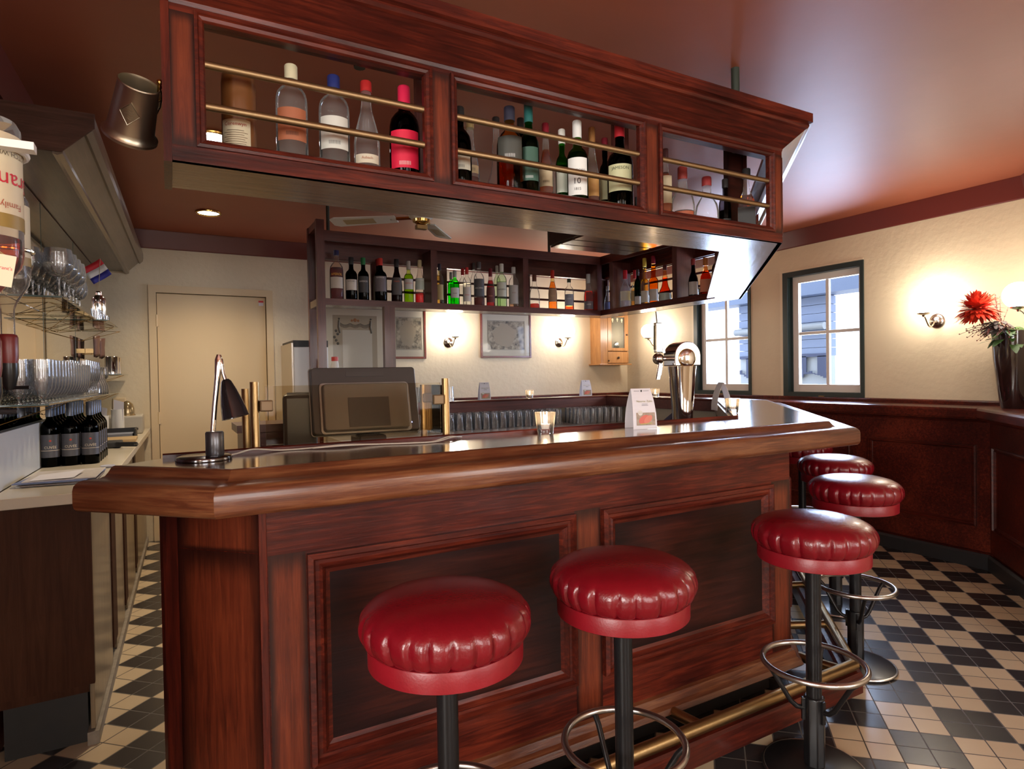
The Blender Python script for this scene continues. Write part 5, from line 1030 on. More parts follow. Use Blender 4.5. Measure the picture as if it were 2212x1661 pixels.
P = on_y(258, 873, YB); t = thing('wall_socket', 'cream wall socket with dark plug beside the corner glass shelf', 'socket', (P[0], YB-0.001, P[2]-0.06)); MB().box(-0.045, 0.045, -0.012, 0, -0.03, 0.11).build('plate', DOORP, t, world=False, bevel=0.004); MB().cyl((0, -0.012, 0.065), (0, -0.045, 0.065), 0.021, 20).build('plug', pm('photo_brown', (0.05, 0.03, 0.02), 0.5), t, world=False); MB().tube([(0, -0.04, 0.06), (0.0, -0.05, 0.02), (0.01, -0.03, -0.06), (0.02, -0.02, -0.12)], 0.003, 6).build('lead', pm('photo_brown', (0.05, 0.03, 0.02), 0.5), t, world=False)
for k, (y, h, wd) in enumerate(((5.205, 0.15, 0.05), (5.225, 0.19, 0.04))):
    t = thing('paper_holder', ('white card holder stuffed with curling receipts', 'white holder with upright slips nearer the wall')[k], 'holder', (LX(0.075 if k == 0 else 0.175, y), y, 0.94)); MB().lathe([(0.001, 0), (wd, 0), (wd, h), (wd-0.003, h), (wd-0.003, 0.01)], 20).build('tub', WHT, t, world=False)
    m = MB()
    for q in range(4): m.add([(-0.03, -0.02+0.012*q, 0.02), (0.03, -0.02+0.01*q, 0.02), (0.04, -0.03+0.014*q, h+0.05), (-0.02, -0.03+0.014*q, h+0.07)], [(0, 1, 2, 3)])
    m.build('paper_slips', PAPER, t, world=False)
# brown wooden holders on the upper wall near the corner
for k, (y, x) in enumerate(((5.15, 0), (5.45, 1))):
    t = thing('wooden_bracket', ('curved brown wooden holder beneath the upper shelf, nearer', 'curved brown wooden holder beneath the upper shelf, farther')[k], 'holder', (LX(0.06, y), y, 1.50), 0, 'curved wooden holders by the mirror')
    n_ = 12; v = []
    for z, f in ((0, 0.8), (0.02, 0.86), (0.07, 0.80), (0.11, 0.92), (0.14, 1.0)):
        for i in range(n_+1): a = -1+2*i/n_; v.append((0.052+0.03*(1-a*a)*f-0.05, a*0.075*f, z+0.012*(1-a*a)))
    f = [(r_*(n_+1)+i, r_*(n_+1)+i+1, (r_+1)*(n_+1)+i+1, (r_+1)*(n_+1)+i) for r_ in range(4) for i in range(n_)]
    q = MB().add(v, f, True).build('shell', pm('brown_veneer', (0.13, 0.06, 0.045), 0.4), t, world=False); s_ = q.modifiers.new('thickness', 'SOLIDIFY'); s_.thickness = 0.008
    MB().box(-0.055, 0.0, -0.02, 0.02, 0.03, 0.06).build('wall_arm', BRASS, t, world=False)
# inverted spirit bottles on wall brackets
CAB0 = pm('gold_string', (0.5, 0.36, 0.12), 0.5)
def optic(px, y, H, glassc, liqc, lev, names_, label, ring, Rr):
    P = on_y(px, 400, y); X = P[0]
    t = thing('inverted_bottle', label, 'bottle', (X, y, ring), math.atan2(y, X)-PI/2)
    prof = [(0.013, 0.0), (0.013, 0.075), (0.018, 0.09), (Rr-0.004, 0.13), (Rr, 0.15), (Rr, H-0.012), (Rr-0.006, H), (0.001, H)]
    MB().lathe(prof, 28, cap=False).build('bottle_glass', gls(CLEAR), t, world=False)
    MB().lathe([(0.001, 0.002), (0.011, 0.002), (0.011, 0.078), (0.016, 0.093), (Rr-0.007, 0.13), (Rr-0.003, 0.15), (Rr-0.003, lev), (0.001, lev)], 24, cap=False).build('drink', liq(liqc), t, world=False)
    r = Rr+0.0007; v = []; A = R(80)
    for i in range(15): an = -PI/2+R(42)-A+2*A*i/14; v += [(r*math.cos(an), r*math.sin(an), H*0.52), (r*math.cos(an), r*math.sin(an), H*0.93)]
    lb = MB().add(v, [(2*i, 2*i+2, 2*i+3, 2*i+1) for i in range(14)], True).build('label', pm('label_whisky_cream', (0.66, 0.58, 0.40), 0.5), t, world=False)
    v = []
    for i in range(15): an = -PI/2+R(42)-A+2*A*i/14; v += [((r+0.0004)*math.cos(an), (r+0.0004)*math.sin(an), H*0.52), ((r+0.0004)*math.cos(an), (r+0.0004)*math.sin(an), H*0.58)]
    MB().add(v, [(2*i, 2*i+2, 2*i+3, 2*i+1) for i in range(14)], True).build('label_band', pm('label_gold_band', (0.30, 0.20, 0.05), 0.4), lb, world=False)
    for s, w_, z, c in names_: m = MB(); txtcyl(m, s, w_, r+0.001, H*z, ang=-PI/2+R(42), up=-1, maxh=0.034); m.build('lettering', pm('ink_%s' % s.lower().split()[0].replace("'", ''), c, 0.5), lb, world=False)
    MB().lathe([(0.016, -0.045), (0.018, -0.03), (0.018, 0.012), (0.016, 0.018), (0.0135, 0.02)], 20).build('measure_collar', pm('dark_red_collar', (0.15, 0.02, 0.02), 0.35), t, world=False)
    MB().lathe([(0.008, -0.105), (0.012, -0.095), (0.017, -0.07), (0.017, -0.045)], 18).build('pourer', BLK, t, world=False)
    MB().cyl((0, 0, -0.10), (0.035, -0.02, -0.10), 0.004, 8).build('lever', BLK, t, world=False)
    return X
X = optic(-38, 1.25, 0.36, CLEAR, (0.80, 0.28, 0.05), 0.175, [("Grant's", 0.105, 0.72, (0.55, 0.02, 0.04)), ('SCOTCH WHISKY', 0.085, 0.84, (0.12, 0.08, 0.04)), ('Family', 0.035, 0.62, (0.4, 0.1, 0.05))], 'upside-down whisky bottle with cream label at the left picture edge', 1.385, 0.050)
t = thing('bottle_bracket', 'white metal bracket arm clasping the upside-down whisky bottle', 'bracket', (-0.58, 1.25, 1.69)); MB().box(LX(0.002, 1.25), X-0.03, 1.29, 1.31, 1.690, 1.704).build('arm', WHT, t); MB().torus((X, 1.25, 1.697), 0.056, 0.005, 30, 8).build('clasp', WHT, t); MB().box(X+0.03, X+0.075, 1.19, 1.215, 1.690, 1.702).build('finger', WHT, t)
tg = thing('neck_tag', 'cream cardboard tag with red lettering hanging at the whisky bottle', 'tag', (X+0.030, 1.19, 1.478)); MB().box(-0.013, 0.013, -0.0005, 0.0005, 0, 0.048, Matrix.Rotation(R(9), 4, 'Y')).build('card', pm('label_whisky_cream', (0.66, 0.58, 0.40), 0.5), tg, world=False); m = MB(); txt(m, "Grant's", 0.021, Matrix.Rotation(R(9), 4, 'Y') @ Matrix.Translation((0, -0.0009, 0.028)) @ FR); m.build('lettering', pm('ink_grants', (0.55, 0.02, 0.04), 0.5), tg, world=False); MB().tube([(0.006, 0, 0.047), (-0.01, 0.03, 0.06), (-0.02, 0.045, 0.065)], 0.0008, 5).build('string', CAB0, tg, world=False)
X2 = optic(8, 1.75, 0.33, CLEAR, (0.95, 0.93, 0.88), 0.15, [], 'upside-down clear spirit bottle hanging behind the whisky bottle', 1.42, 0.044)
t = thing('bottle_bracket', 'slim wall bracket arm holding the clear upside-down bottle', 'bracket', (-0.58, 1.75, 1.62)); MB().box(LX(0.002, 1.75), X2-0.03, 1.79, 1.80, 1.620, 1.632).build('arm', CHROME, t); MB().torus((X2, 1.75, 1.626), 0.049, 0.004, 30, 8).build('clasp', CHROME, t)
# ------------------------------------------------------------------ mug
mg = thing('pewter_tankard', 'pewter tankard with diamond badge hung from the rack end', 'tankard', (-0.062, 1.72, 1.975))
Mm = Matrix.Rotation(R(17), 4, 'Y') @ Matrix.Rotation(R(-6), 4, 'X') @ Matrix.Translation((0, 0, -0.085)) 
Mm = Matrix.Rotation(R(15), 4, 'Y') @ Matrix.Rotation(R(44), 4, 'X') @ Matrix.Diagonal((1.0, 1.0, 1.12, 1)) @ Matrix.Translation((0.0, 0, -0.062))
MB().lathe([(0.001, 0.004), (0.055, 0.0), (0.060, 0.003), (0.060, 0.009), (0.056, 0.012), (0.052, 0.018), (0.0505, 0.024), (0.0425, 0.118), (0.044, 0.122), (0.042, 0.124), (0.040, 0.118), (0.047, 0.03), (0.001, 0.02)], 40, Mm, cap=False).build('body', PEWTER, mg, world=False)
az = R(-92)
m = MB(); hs = 0.021
for i in range(4):
    pass
pts = []
for i, (du, dz) in enumerate(((0, 0.024), (0.0215, 0.0), (0, -0.024), (-0.0215, 0.0))):
    r_ = 0.0475-0.0*dz; a = az+du/0.047; pts.append(Mm @ Vector(((0.0472-dz*0.085)*math.cos(a), (0.0472-dz*0.085)*math.sin(a), 0.07+dz)))
m.tube(pts, 0.0019, 8, closed=True); bd = m.build('badge_rim', PEWTER, mg, world=False)
pf = lambda du, dz, e=0.0: Mm @ Vector(((0.0472-dz*0.085+e)*math.cos(az+du/0.047), (0.0472-dz*0.085+e)*math.sin(az+du/0.047), 0.07+dz))
m = MB(); v = []; nn2 = 8
for q in range(nn2+1):
    a_ = -1+2*q/nn2; hw = 0.0195*(1-abs(a_)); v += [pf(-hw, 0.022*a_, 0.0008), pf(-hw/2, 0.022*a_, 0.0008), pf(0, 0.022*a_, 0.0008), pf(hw/2, 0.022*a_, 0.0008), pf(hw, 0.022*a_, 0.0008)]
m.add(v, [(5*q+c, 5*q+c+1, 5*q+c+6, 5*q+c+5) for q in range(nn2) for c in range(4)], True)
m.build('badge_face', pm('pewter_dark', (0.32, 0.28, 0.20), 0.45, 1.0), mg, world=False)
m = MB()
for q in range(5): dz = -0.010+0.005*q; hw = 0.010*(1-abs(dz)/0.022); m.tube([pf(-hw, dz, 0.0013), pf(-hw/3, dz+0.0015, 0.0013), pf(hw/3, dz-0.001, 0.0013), pf(hw, dz+0.001, 0.0013)], 0.0006, 5)
m.build('badge_relief', PEWTER, mg, world=False)
hp = [Mm @ Vector((x, 0.0, z)) for x, z in ((0.043, 0.105), (0.062, 0.112), (0.078, 0.095), (0.080, 0.065), (0.068, 0.04), (0.050, 0.032))]
hp = [Mm @ Vector((x*0.5, x*0.86, z)) for x, z in ((0.043, 0.105), (0.062, 0.112), (0.078, 0.095), (0.080, 0.065), (0.068, 0.04), (0.050, 0.032))]
MB().tube(hp, 0.0045, 10).build('handle', PEWTER, mg, world=False)
MB().sphere(Mm @ Vector((0.038, 0.012, 0.138)), 0.007, 14).build('thumb_knob', GOLD, mg, world=False); MB().cyl(Mm @ Vector((0.040, 0.012, 0.118)), Mm @ Vector((0.038, 0.012, 0.134)), 0.004, 10).build('knob_stem', GOLD, mg, world=False)
t = thing('brass_hook', 'brass cup hook screwed in the rack end above the tankard', 'hook', (-0.004, 1.75, 2.045))
MB().tube([(0, 0, 0.01), (-0.012, 0, 0.01), (-0.02, 0, 0.0), (-0.018, 0, -0.018), (-0.008, 0, -0.026), (0.0-0.001, 0, -0.02)], 0.003, 8).build('hook', GOLD, t, world=False); MB().sphere((-0.004, 0, 0.01), 0.006, 12).build('rosette', GOLD, t, world=False)
# ------------------------------------------------------------------ on the bar top
WZt = BT+0.0005
t = thing('desk_lamp', 'small black and chrome reading lamp standing on the left end of the bar top', 'lamp', (0.072, 1.80, WZt), R(-5))
MB().lathe([(0.001, 0.012), (0.060, 0.012), (0.066, 0.009), (0.068, 0.004), (0.067, 0.0), (0.001, 0.0)][::-1], 48).build('base', pm('dark_chrome', (0.16, 0.16, 0.17), 0.14, 1.0), t, world=False)
MB().lathe([(0.0215, 0.012), (0.0225, 0.014), (0.0225, 0.070), (0.020, 0.074), (0.001, 0.074)], 32, Matrix.Translation((0.026, -0.004, 0))).build('transformer_barrel', pm('graphite_metal', (0.11, 0.11, 0.12), 0.3, 0.8), t, world=False)
MB().tube([(0.022, -0.004, 0.07), (0.028, -0.004, 0.14), (0.036, -0.004, 0.215), (0.040, -0.004, 0.262), (0.041, -0.004, 0.276)], [0.0065, 0.0065, 0.007, 0.0095, 0.0055], 16).build('stem', CHROME, t, world=False)
MB().tube([(0.040, -0.004, 0.268), (0.046, -0.006, 0.262), (0.047, -0.007, 0.25), (0.050, -0.008, 0.225), (0.056, -0.010, 0.205)], 0.0048, 12).build('gooseneck', CHROME, t, world=False)
Ms = Matrix.Translation((0.055, -0.010, 0.210)) @ Vector((0.23, -0.10, -1)).to_track_quat('Z', 'Y').to_matrix().to_4x4()
MB().lathe([(0.008, 0.0), (0.013, 0.006), (0.020, 0.03), (0.028, 0.065), (0.033, 0.098), (0.0345, 0.104), (0.032, 0.104), (0.027, 0.066), (0.012, 0.012)], 32, Ms, cap=False).build('shade', pm('black_chrome_shade', (0.03, 0.03, 0.035), 0.12, 0.6, coat=0.5), t, world=False)
MB().sphere(Ms @ Vector((0, 0, 0.055)), 0.014, 12).build('bulb', WHT, t, world=False)
t = thing('white_cable', 'pale electric cable trailing along the bar top from the reading lamp', 'cable', (0.15, 1.86, WZt+0.003))
pp = [(0.10, 1.80, 0.004), (0.155, 1.845, 0.006), (0.20, 1.87, 0.012), (0.27, 1.875, 0.004), (0.35, 1.87, 0.004), (0.45, 1.86, 0.008), (0.55, 1.865, 0.003), (0.64, 1.83, 0.003), (0.72, 1.82, 0.003), (0.79, 1.85, 0.012), (0.84, 1.885, 0.004)]
def smooth(p, k=6):
    o = []
    for i in range(len(p)-1):
        a, b, c, d = Vector(p[max(0, i-1)]), Vector(p[i]), Vector(p[i+1]), Vector(p[min(len(p)-1, i+2)])
        for j in range(k): s_ = j/k; o.append(0.5*((2*b)+(c-a)*s_+(2*a-5*b+4*c-d)*s_*s_+(3*b-a-3*c+d)*s_**3))
    return o+[Vector(p[-1])]
CAB = pm('clear_cable_sheath', (0.55, 0.50, 0.42), 0.3)
MB().tube([(p[0], p[1], p[2]+BT) for p in smooth(pp)], 0.0022, 8).build('strand', CAB, t)
MB().tube([(p[0]+0.01, p[1]-0.010-0.008*math.sin(i*0.13), p[2]*0.7+BT+0.0015) for i, p in enumerate(smooth(pp[4:]))], 0.002, 8).build('strand', CAB, t)
# glass guard on brass posts round the till
gg = thing('glass_guard', 'smoked glass guard held by aged brass posts before the till', 'glass screen', (0.5, 1.92, BT))
GX0, GX1, GY = 0.212, 0.812, 1.925
for x, y, z1 in ((GX0, GY, 1.322), (GX1, GY, 1.322)): MB().cyl((x, y, 0.9262), (x, y, z1), 0.0125, 20).build('brass_post', BRASS, gg)
for x, y in ((GX0-0.005, 2.12), (GX1-0.005, 2.12)): MB().cyl((x, y, 0.927), (x, y, 1.30), 0.0125, 20).build('brass_post', BRASS, gg)
MB().box(GX0+0.012, GX0+0.048, GY-0.018, GY+0.004, 1.235, 1.268).build('clamp', pm('tarnished_clamp', (0.22, 0.15, 0.085), 0.5, 0.6), gg, bevel=0.004); MB().box(GX1-0.048, GX1-0.012, GY-0.018, GY+0.004, 1.235, 1.268).build('clamp', pm('tarnished_clamp', (0.22, 0.15, 0.085), 0.5, 0.6), gg, bevel=0.004)
MB().box(GX1-0.012, GX1+0.006, 2.10, 2.135, 1.235, 1.268).build('clamp', pm('tarnished_clamp', (0.22, 0.15, 0.085), 0.5, 0.6), gg, bevel=0.004)
MB().box(GX0+0.028, GX1-0.022, GY-0.009, GY-0.004, BT+0.016, 1.309).build('front_pane', GSH, gg); MB().box(GX1-0.006, GX1-0.002, GY+0.01, 2.11, BT+0.016, 1.30).build('side_pane', GSH, gg)
# till
tl = thing('till_screen', 'black touch-screen till seen from behind its silver back on the bar', 'till', (0.62, 2.30, 0.927))
Mt = Matrix.Translation((0.64, 2.285, 1.245)) @ Matrix.Rotation(R(-4), 4, 'Z') @ Matrix.Rotation(R(-15), 4, 'X')
def rbox(m, w_, h_, y0, y1, r, M, tap=0.0):
    v = []; n_ = 6; pts = []
    for cx, cz, a0 in ((w_/2-r, h_/2-r, 0), (-w_/2+r, h_/2-r, 90), (-w_/2+r, -h_/2+r, 180), (w_/2-r, -h_/2+r, 270)):
        for i in range(n_+1): a = R(a0+90*i/n_); pts.append((cx+r*math.cos(a), cz+r*math.sin(a)))
    k = len(pts); v = [M @ Vector((p[0]*(1-tap), y0, p[1]*(1-tap))) for p in pts]+[M @ Vector((p[0], y1, p[1])) for p in pts]
    m.add(v, [tuple(range(k)), tuple(range(k, 2*k))[::-1]]+[(i, (i+1) % k, k+(i+1) % k, k+i) for i in range(k)])
    return m
rbox(MB(), 0.400, 0.255, -0.012, 0.012, 0.012, Mt, 0.03).build('screen_housing', pm('dark_grey_plastic', (0.045, 0.040, 0.037), 0.35), tl, bevel=0.003)
rbox(MB(), 0.404, 0.259, 0.010, 0.016, 0.013, Mt).build('screen_bezel', SILP, tl, bevel=0.002)
rbox(MB(), 0.322, 0.180, -0.045, -0.010, 0.014, Mt @ Matrix.Translation((-0.004, 0, -0.032)), 0.04).build('back_unit', pm('warm_grey_plastic', (0.16, 0.145, 0.125), 0.34, 0.2), tl, bevel=0.004)
rbox(MB(), 0.334, 0.192, -0.020, -0.006, 0.016, Mt @ Matrix.Translation((-0.004, 0, -0.032))).build('back_trim', SILP, tl, bevel=0.002)
MB().box(-0.07, 0.07, -0.0145, -0.012, 0.088, 0.106, Mt).build('top_cover', GREYP, tl)
MB().box(-0.075, 0.075, -0.0475, -0.045, -0.11, 0.0, Mt).build('mount_plate', GREYP, tl); MB().box(0.59, 0.69, 2.19, 2.33, 0.927, 1.12).build('stand', GREYP, tl, bevel=0.01); MB().box(0.52, 0.76, 2.12, 2.42, 0.925, 0.95).build('foot', GREYP, tl, bevel=0.006)
m = MB(); 
for x in (-0.165, 0.165): m.sphere(Mt @ Vector((x, -0.013, -0.095)), 0.0025, 8)
m.build('status_light', emit('blue_status_light', (0.2, 0.3, 1.0), 6), tl)
t = thing('receipt_box', 'black receipt printer left of the till behind the glass guard', 'printer', (0.425, 2.42, 0.927)); MB().box(-0.06, 0.06, -0.07, 0.07, 0, 0.345, Matrix.Rotation(R(-10), 4, 'Z')).build('casing', pm('dark_grey_plastic', (0.028, 0.025, 0.024), 0.35), t, world=False, bevel=0.015); MB().box(-0.045, 0.045, -0.05, 0.04, 0.345, 0.350, Matrix.Rotation(R(-10), 4, 'Z')).build('lid', GREYP, t, world=False)
t = thing('stock_shelf', 'low side shelf with cups left of the receipt printer', 'shelf', (0.30, 2.72, 0)); MB().box(-0.06, 0.12, -0.10, 0.10, 0, 1.12).build('shelf_unit', WSH, t, world=False, bevel=0.004); MB().box(-0.08, 0.14, -0.12, 0.12, 1.12, 1.15).build('shelf_top', WSH, t, world=False)
# tall fridge with black top behind the post
t = thing('tall_fridge', 'tall white cabinet with black top behind the left oak post', 'fridge', (0.815, 5.12, 0)); MB().box(-0.0, 0.26, -0.25, 0.25, 0, 1.57).build('body', WHT, t, world=False, bevel=0.006); MB().box(-0.0, 0.26, -0.25, 0.25, 1.57, 1.62).build('black_top', BLKM, t, world=False); MB().box(-0.012, 0.0, -0.25, 0.25, 0.02, 1.60).build('chrome_side', STEEL, t, world=False)
t = thing('small_cleaning_bottle', 'small white bottle with red cap between the oak posts', 'bottle', (1.03, 4.46, BT)); MB().lathe([(0.001, 0), (0.028, 0), (0.028, 0.30), (0.022, 0.33), (0.001, 0.33)], 18).build('body', pm('translucent_white', (0.6, 0.58, 0.55), 0.4), t, world=False); MB().lathe([(0.024, 0.33), (0.024, 0.36), (0.001, 0.362)], 16).build('cap', pm('red_cap', (0.5, 0.05, 0.04), 0.4), t, world=False)
# beer tap
tp_ = on_z(1487, 900, 0.93)
tb = thing('beer_tap', 'chrome beer tower with swan handle and drip spouts behind the bar top', 'beer tap', (2.015, 2.045, 0.926), R(-14))
MB().lathe([(0.040, 0.0), (0.036, 0.02), (0.037, 0.06), (0.048, 0.25), (0.060, 0.40), (0.0635, 0.43)], 40).build('column', STEEL if False else CHROME, tb, world=False)
hm = MB(); n_ = 24; v = []
for y in (-0.052, 0.052):
    for i in range(n_+1): a = PI*i/n_; v.append((0.064*math.cos(a), y, 0.475+0.064*math.sin(a)))
    v.append((-0.064, y, 0.432)); v.append((0.064, y, 0.432))
k = n_+3; hm.add(v, [tuple(range(k)), tuple(range(k, 2*k))[::-1]]+[(i, (i+1) % k, k+(i+1) % k, k+i) for i in range(k)]); hm.build('head', CHROME, tb, world=False, bevel=0.004)
m = MB(); m.lathe([(0.040, 0), (0.040, 0.004), (0.034, 0.008), (0.020, 0.011), (0.001, 0.012)], 32, Matrix.Translation((-0.005, -0.052, 0.465)) @ Matrix.Rotation(PI/2, 4, 'X')); m.build('front_boss', CHROME, tb, world=False)
MB().torus((-0.005, -0.054, 0.465), 0.041, 0.002, 36, 8, Matrix.Rotation(PI/2, 4, 'X')).build('boss_ring', GOLD, tb, world=False)
MB().cyl((-0.06, 0, 0.465), (-0.125, 0, 0.465), 0.010, 16).build('shank', CHROME, tb, world=False); MB().sphere((-0.118, 0, 0.465), 0.026, 20).build('ball_joint', CHROME, tb, world=False)
for q, (dx, dy) in enumerate(((0, -0.012), (0.012, 0.0), (0.024, 0.012))): MB().cyl((-0.118+dx, dy, 0.445), (-0.132+dx, dy, 0.372), 0.0055, 10).build('spout', CHROME, tb, world=False)
MB().box(-0.134, -0.100, -0.012, 0.012, 0.492, 0.625).build('handle_grip', CHROME, tb, world=False, bevel=0.004); MB().box(-0.136, -0.124, -0.010, 0.010, 0.505, 0.612).build('grip_inlay', pm('olive_inlay', (0.25, 0.20, 0.12), 0.35, 0.4), tb, world=False, bevel=0.002)
m = MB(); m.add([(-0.098, -0.006, 0.49), (-0.086, -0.006, 0.49), (-0.088, -0.006, 0.64), (-0.126, -0.006, 0.675), (-0.122, -0.006, 0.625), (-0.098, -0.006, 0.62), (-0.098, 0.006, 0.49), (-0.086, 0.006, 0.49), (-0.088, 0.006, 0.64), (-0.126, 0.006, 0.675), (-0.122, 0.006, 0.625), (-0.098, 0.006, 0.62)], [(0, 1, 2, 3, 4, 5), (11, 10, 9, 8, 7, 6)]+[(i, (i+1) % 6, 6+(i+1) % 6, 6+i) for i in range(6)]); m.build('handle_fin', STEEL, tb, world=False)
# candles
CG = thin('cut_candle_glass', (0.98, 0.98, 0.98), blend=0.40, painted_sparkle=0.03)
def make_candle(loc, label):
    t = thing('candle_holder', label, 'candle', loc, 0, 'faceted glass candle holders')
    fac = lambda r, z, a, i: r*(1-0.035*abs(math.sin(4*a+z*30)))
    MB().lathe([(0.001, 0), (0.028, 0), (0.029, 0.004), (0.033, 0.03), (0.0375, 0.076), (0.0345, 0.076), (0.0305, 0.034), (0.027, 0.018), (0.001, 0.016)], 40, None, fac, cap=False).build('glass_holder', CG, t, world=False)
    MB().lathe([(0.001, 0.0185), (0.0185, 0.0185), (0.019, 0.034), (0.018, 0.034), (0.001, 0.030)], 24).build('tealight', pm('tealight_wax', (0.75, 0.68, 0.60), 0.4), t, world=False)
    MB().lathe([(0.001, 0.033), (0.0036, 0.037), (0.0048, 0.043), (0.0028, 0.053), (0.0003, 0.062)], 12).build('flame', FLAME, t, world=False)
    l_ = bpy.data.lights.new('candle_light', 'POINT'); l_.energy = 0.35; l_.color = (1.0, 0.62, 0.3); l_.shadow_soft_size = 0.004; lo = bpy.data.objects.new('candle_light', l_); COL.objects.link(lo); lo.location = (0, 0, 0.066); lo.parent = t
    MB().cyl((0, 0, 0.029), (0, 0, 0.036), 0.0007, 6).build('wick', BLK, t, world=False)
    return t
c0 = make_candle((1.152, 1.835, WZt), 'glass candle holder on the front bar top, left of the large table card')
dup(c0, (2.47, 2.16, WZt), 0.6, 'glass candle holder by the beer tap on the right bar top', scale=(0.95, 0.95, 0.95))
dup(c0, (2.72, 4.58, WZt), 0.3, 'glass candle holder on the rear bar top between two cards')
dup(c0, (3.50, 3.86, WZt), 0.9, 'glass candle holder on the window-side bar top left of the tap')
# table cards
def make_card(loc, rz, label):
    t = thing('table_card', label, 'table card', loc, rz, 'tent cards on the bar')
    n_ = 10; w_ = 0.0475; v = []; top = 0.150
    prof = []
    for i in range(n_+1): s_ = i/n_; prof.append((-0.038*(1-s_**2.2)-0.001, top*s_))
    pr_ = prof+[(-p[0], p[1]) for p in prof[::-1]]; tp2_ = []
    for y, z in pr_:
        k_ = 1-0.17*(z/top)**2; v += [(-w_*k_, y, z), (w_*k_, y, z)]
    f = [(2*i, 2*i+1, 2*i+3, 2*i+2) for i in range(len(pr_)-1)]
    q = MB().add(v, f).build('card', PAPER, t, world=False); s_ = q.modifiers.new('card_thickness', 'SOLIDIFY'); s_.thickness = 0.0006
    def yz(z): s_ = z/top; return -0.038*(1-s_**2.2)-0.001-0.0014
    m = MB(); k = 6; v = []
    for i in range(k+1): z = 0.014+0.047*i/k; v += [(-0.034, yz(z), z), (0.0405, yz(z), z)]
    m.add(v, [(2*i, 2*i+1, 2*i+3, 2*i+2) for i in range(k)]); ph_ = m.build('photo_panel', pm('card_photo_ground', (0.36, 0.27, 0.20), 0.5, var=0.5, vscale=90), t, world=False)
    def blob(cx, cz, rx, rz_, an, off):
        v = []
        for i in range(18): a = 2*PI*i/18; dx = rx*math.cos(a); dz = rz_*math.sin(a); x = cx+dx*math.cos(an)-dz*math.sin(an); z = cz+dx*math.sin(an)+dz*math.cos(an); v.append((x, yz(z)-off, z))
        return MB().add(v, [tuple(range(18))])
    blob(-0.004, 0.036, 0.023, 0.014, 0.5, 0.0006).build('salmon_slice', pm('salmon_pink', (0.62, 0.13, 0.09), 0.5), ph_, world=False)
    blob(0.012, 0.036, 0.020, 0.011, 0.7, 0.0010).build('salmon_slice', pm('salmon_orange', (0.66, 0.20, 0.13), 0.5), ph_, world=False)
    m = MB(); v = []
    z = 0.0175; m.add([(-0.02, yz(z)-0.0008, z), (0.026, yz(z)-0.0008, z+0.003), (0.026, yz(z)-0.0008, z+0.006), (-0.02, yz(z)-0.0008, z+0.003)], [(0, 1, 2, 3)]); m.build('herb_garnish', pm('herb_yellow', (0.45, 0.40, 0.10), 0.5), ph_, world=False)
    blob(-0.018, 0.060, 0.0095, 0.0095, 0, 0.0012).build('price_roundel', pm('roundel_white', (0.66, 0.64, 0.58), 0.5), t, world=False)
    tilt = Matrix.Rotation(R(-14), 4, 'X')
    def put(s, w2, x, z, col, mh): m = MB(); txt(m, s, w2, Matrix.Translation((x, yz(z)-0.0016, z)) @ tilt @ FR, mh); m.build('lettering', col, t, world=False)
    put('Noorse Zalm', 0.062, 0.004, 0.103, pm('ink_olive_gold', (0.36, 0.33, 0.15), 0.5), 0.012); put('Op = op', 0.012, -0.018, 0.060, pm('ink_grey', (0.12, 0.12, 0.14), 0.5), 0.004)
    m = MB()
    for z, w2 in ((0.092, 0.012), (0.087, 0.013)): m.add([(-w2+0.004, yz(z)-0.001, z), (w2+0.004, yz(z)-0.001, z), (w2+0.004, yz(z+0.001)-0.001, z+0.0014), (-w2+0.004, yz(z+0.001)-0.001, z+0.0014)], [(0, 1, 2, 3)])
    for sx_ in (-1, 1):
        for q_ in range(5): x = sx_*(0.010+q_*0.0045); z = 0.140; m.add([(x-0.0014, -0.0078, z), (x+0.0014, -0.0078, z), (x+0.0014, -0.007, z+0.002), (x-0.0014, -0.007, z+0.002)], [(0, 1, 2, 3)])
    m.build('small_print', pm('ink_grey', (0.12, 0.12, 0.14), 0.5), t, world=False)
    m = MB(); m.sphere((0, -0.0076, 0.141), 0.0042, 10, (0.8, 0.15, 1)); m.build('emblem', BLK, t, world=False)
    return t
k0 = make_card((1.545, 1.785, WZt), R(-16), 'white tent card with salmon picture on the front bar top')
dup(k0, (2.30, 4.62, WZt), R(-14), 'white tent card on the rear bar top, left of the small candle'); dup(k0, (3.33, 4.60, WZt), R(-16), 'white tent card at the far rear corner of the bar top')
dup(k0, (2.60, 2.35, WZt), R(62), 'white tent card seen edge-on beside the candle at the tap')
# napkin clutter inside the bar, right of the large card
t = thing('bottle_opener_stand', 'steel corkscrew lying on the cream ledge inside the bar', 'corkscrew', (2.55, 2.85, 0.926)); MB().cyl((-0.05, 0, 0.10), (0.05, 0, 0.11), 0.006, 10).build('crossbar', STEEL, t, world=False); MB().cyl((0, 0, 0.0), (0, 0, 0.11), 0.005, 10).build('shaft', STEEL, t, world=False); MB().sphere((0, 0, 0.125), 0.011, 12).build('knob', CHROME, t, world=False)
t = thing('folded_cloth', 'folded navy cloth behind the large table card', 'cloth', (2.66, 2.80, 0.926)); m = MB(); m.add([(-0.06, 0, 0), (0.07, 0.01, 0), (0.05, 0.05, 0), (0.02, 0.0, 0.16), (-0.05, 0.03, 0.10), (0.06, 0.03, 0.07)], [(0, 1, 3), (1, 5, 3), (1, 2, 5), (0, 3, 4), (0, 4, 2, 1), (4, 3, 5, 2)]); m.build('fold', pm('navy_cloth', (0.02, 0.018, 0.04), 0.8), t, world=False)
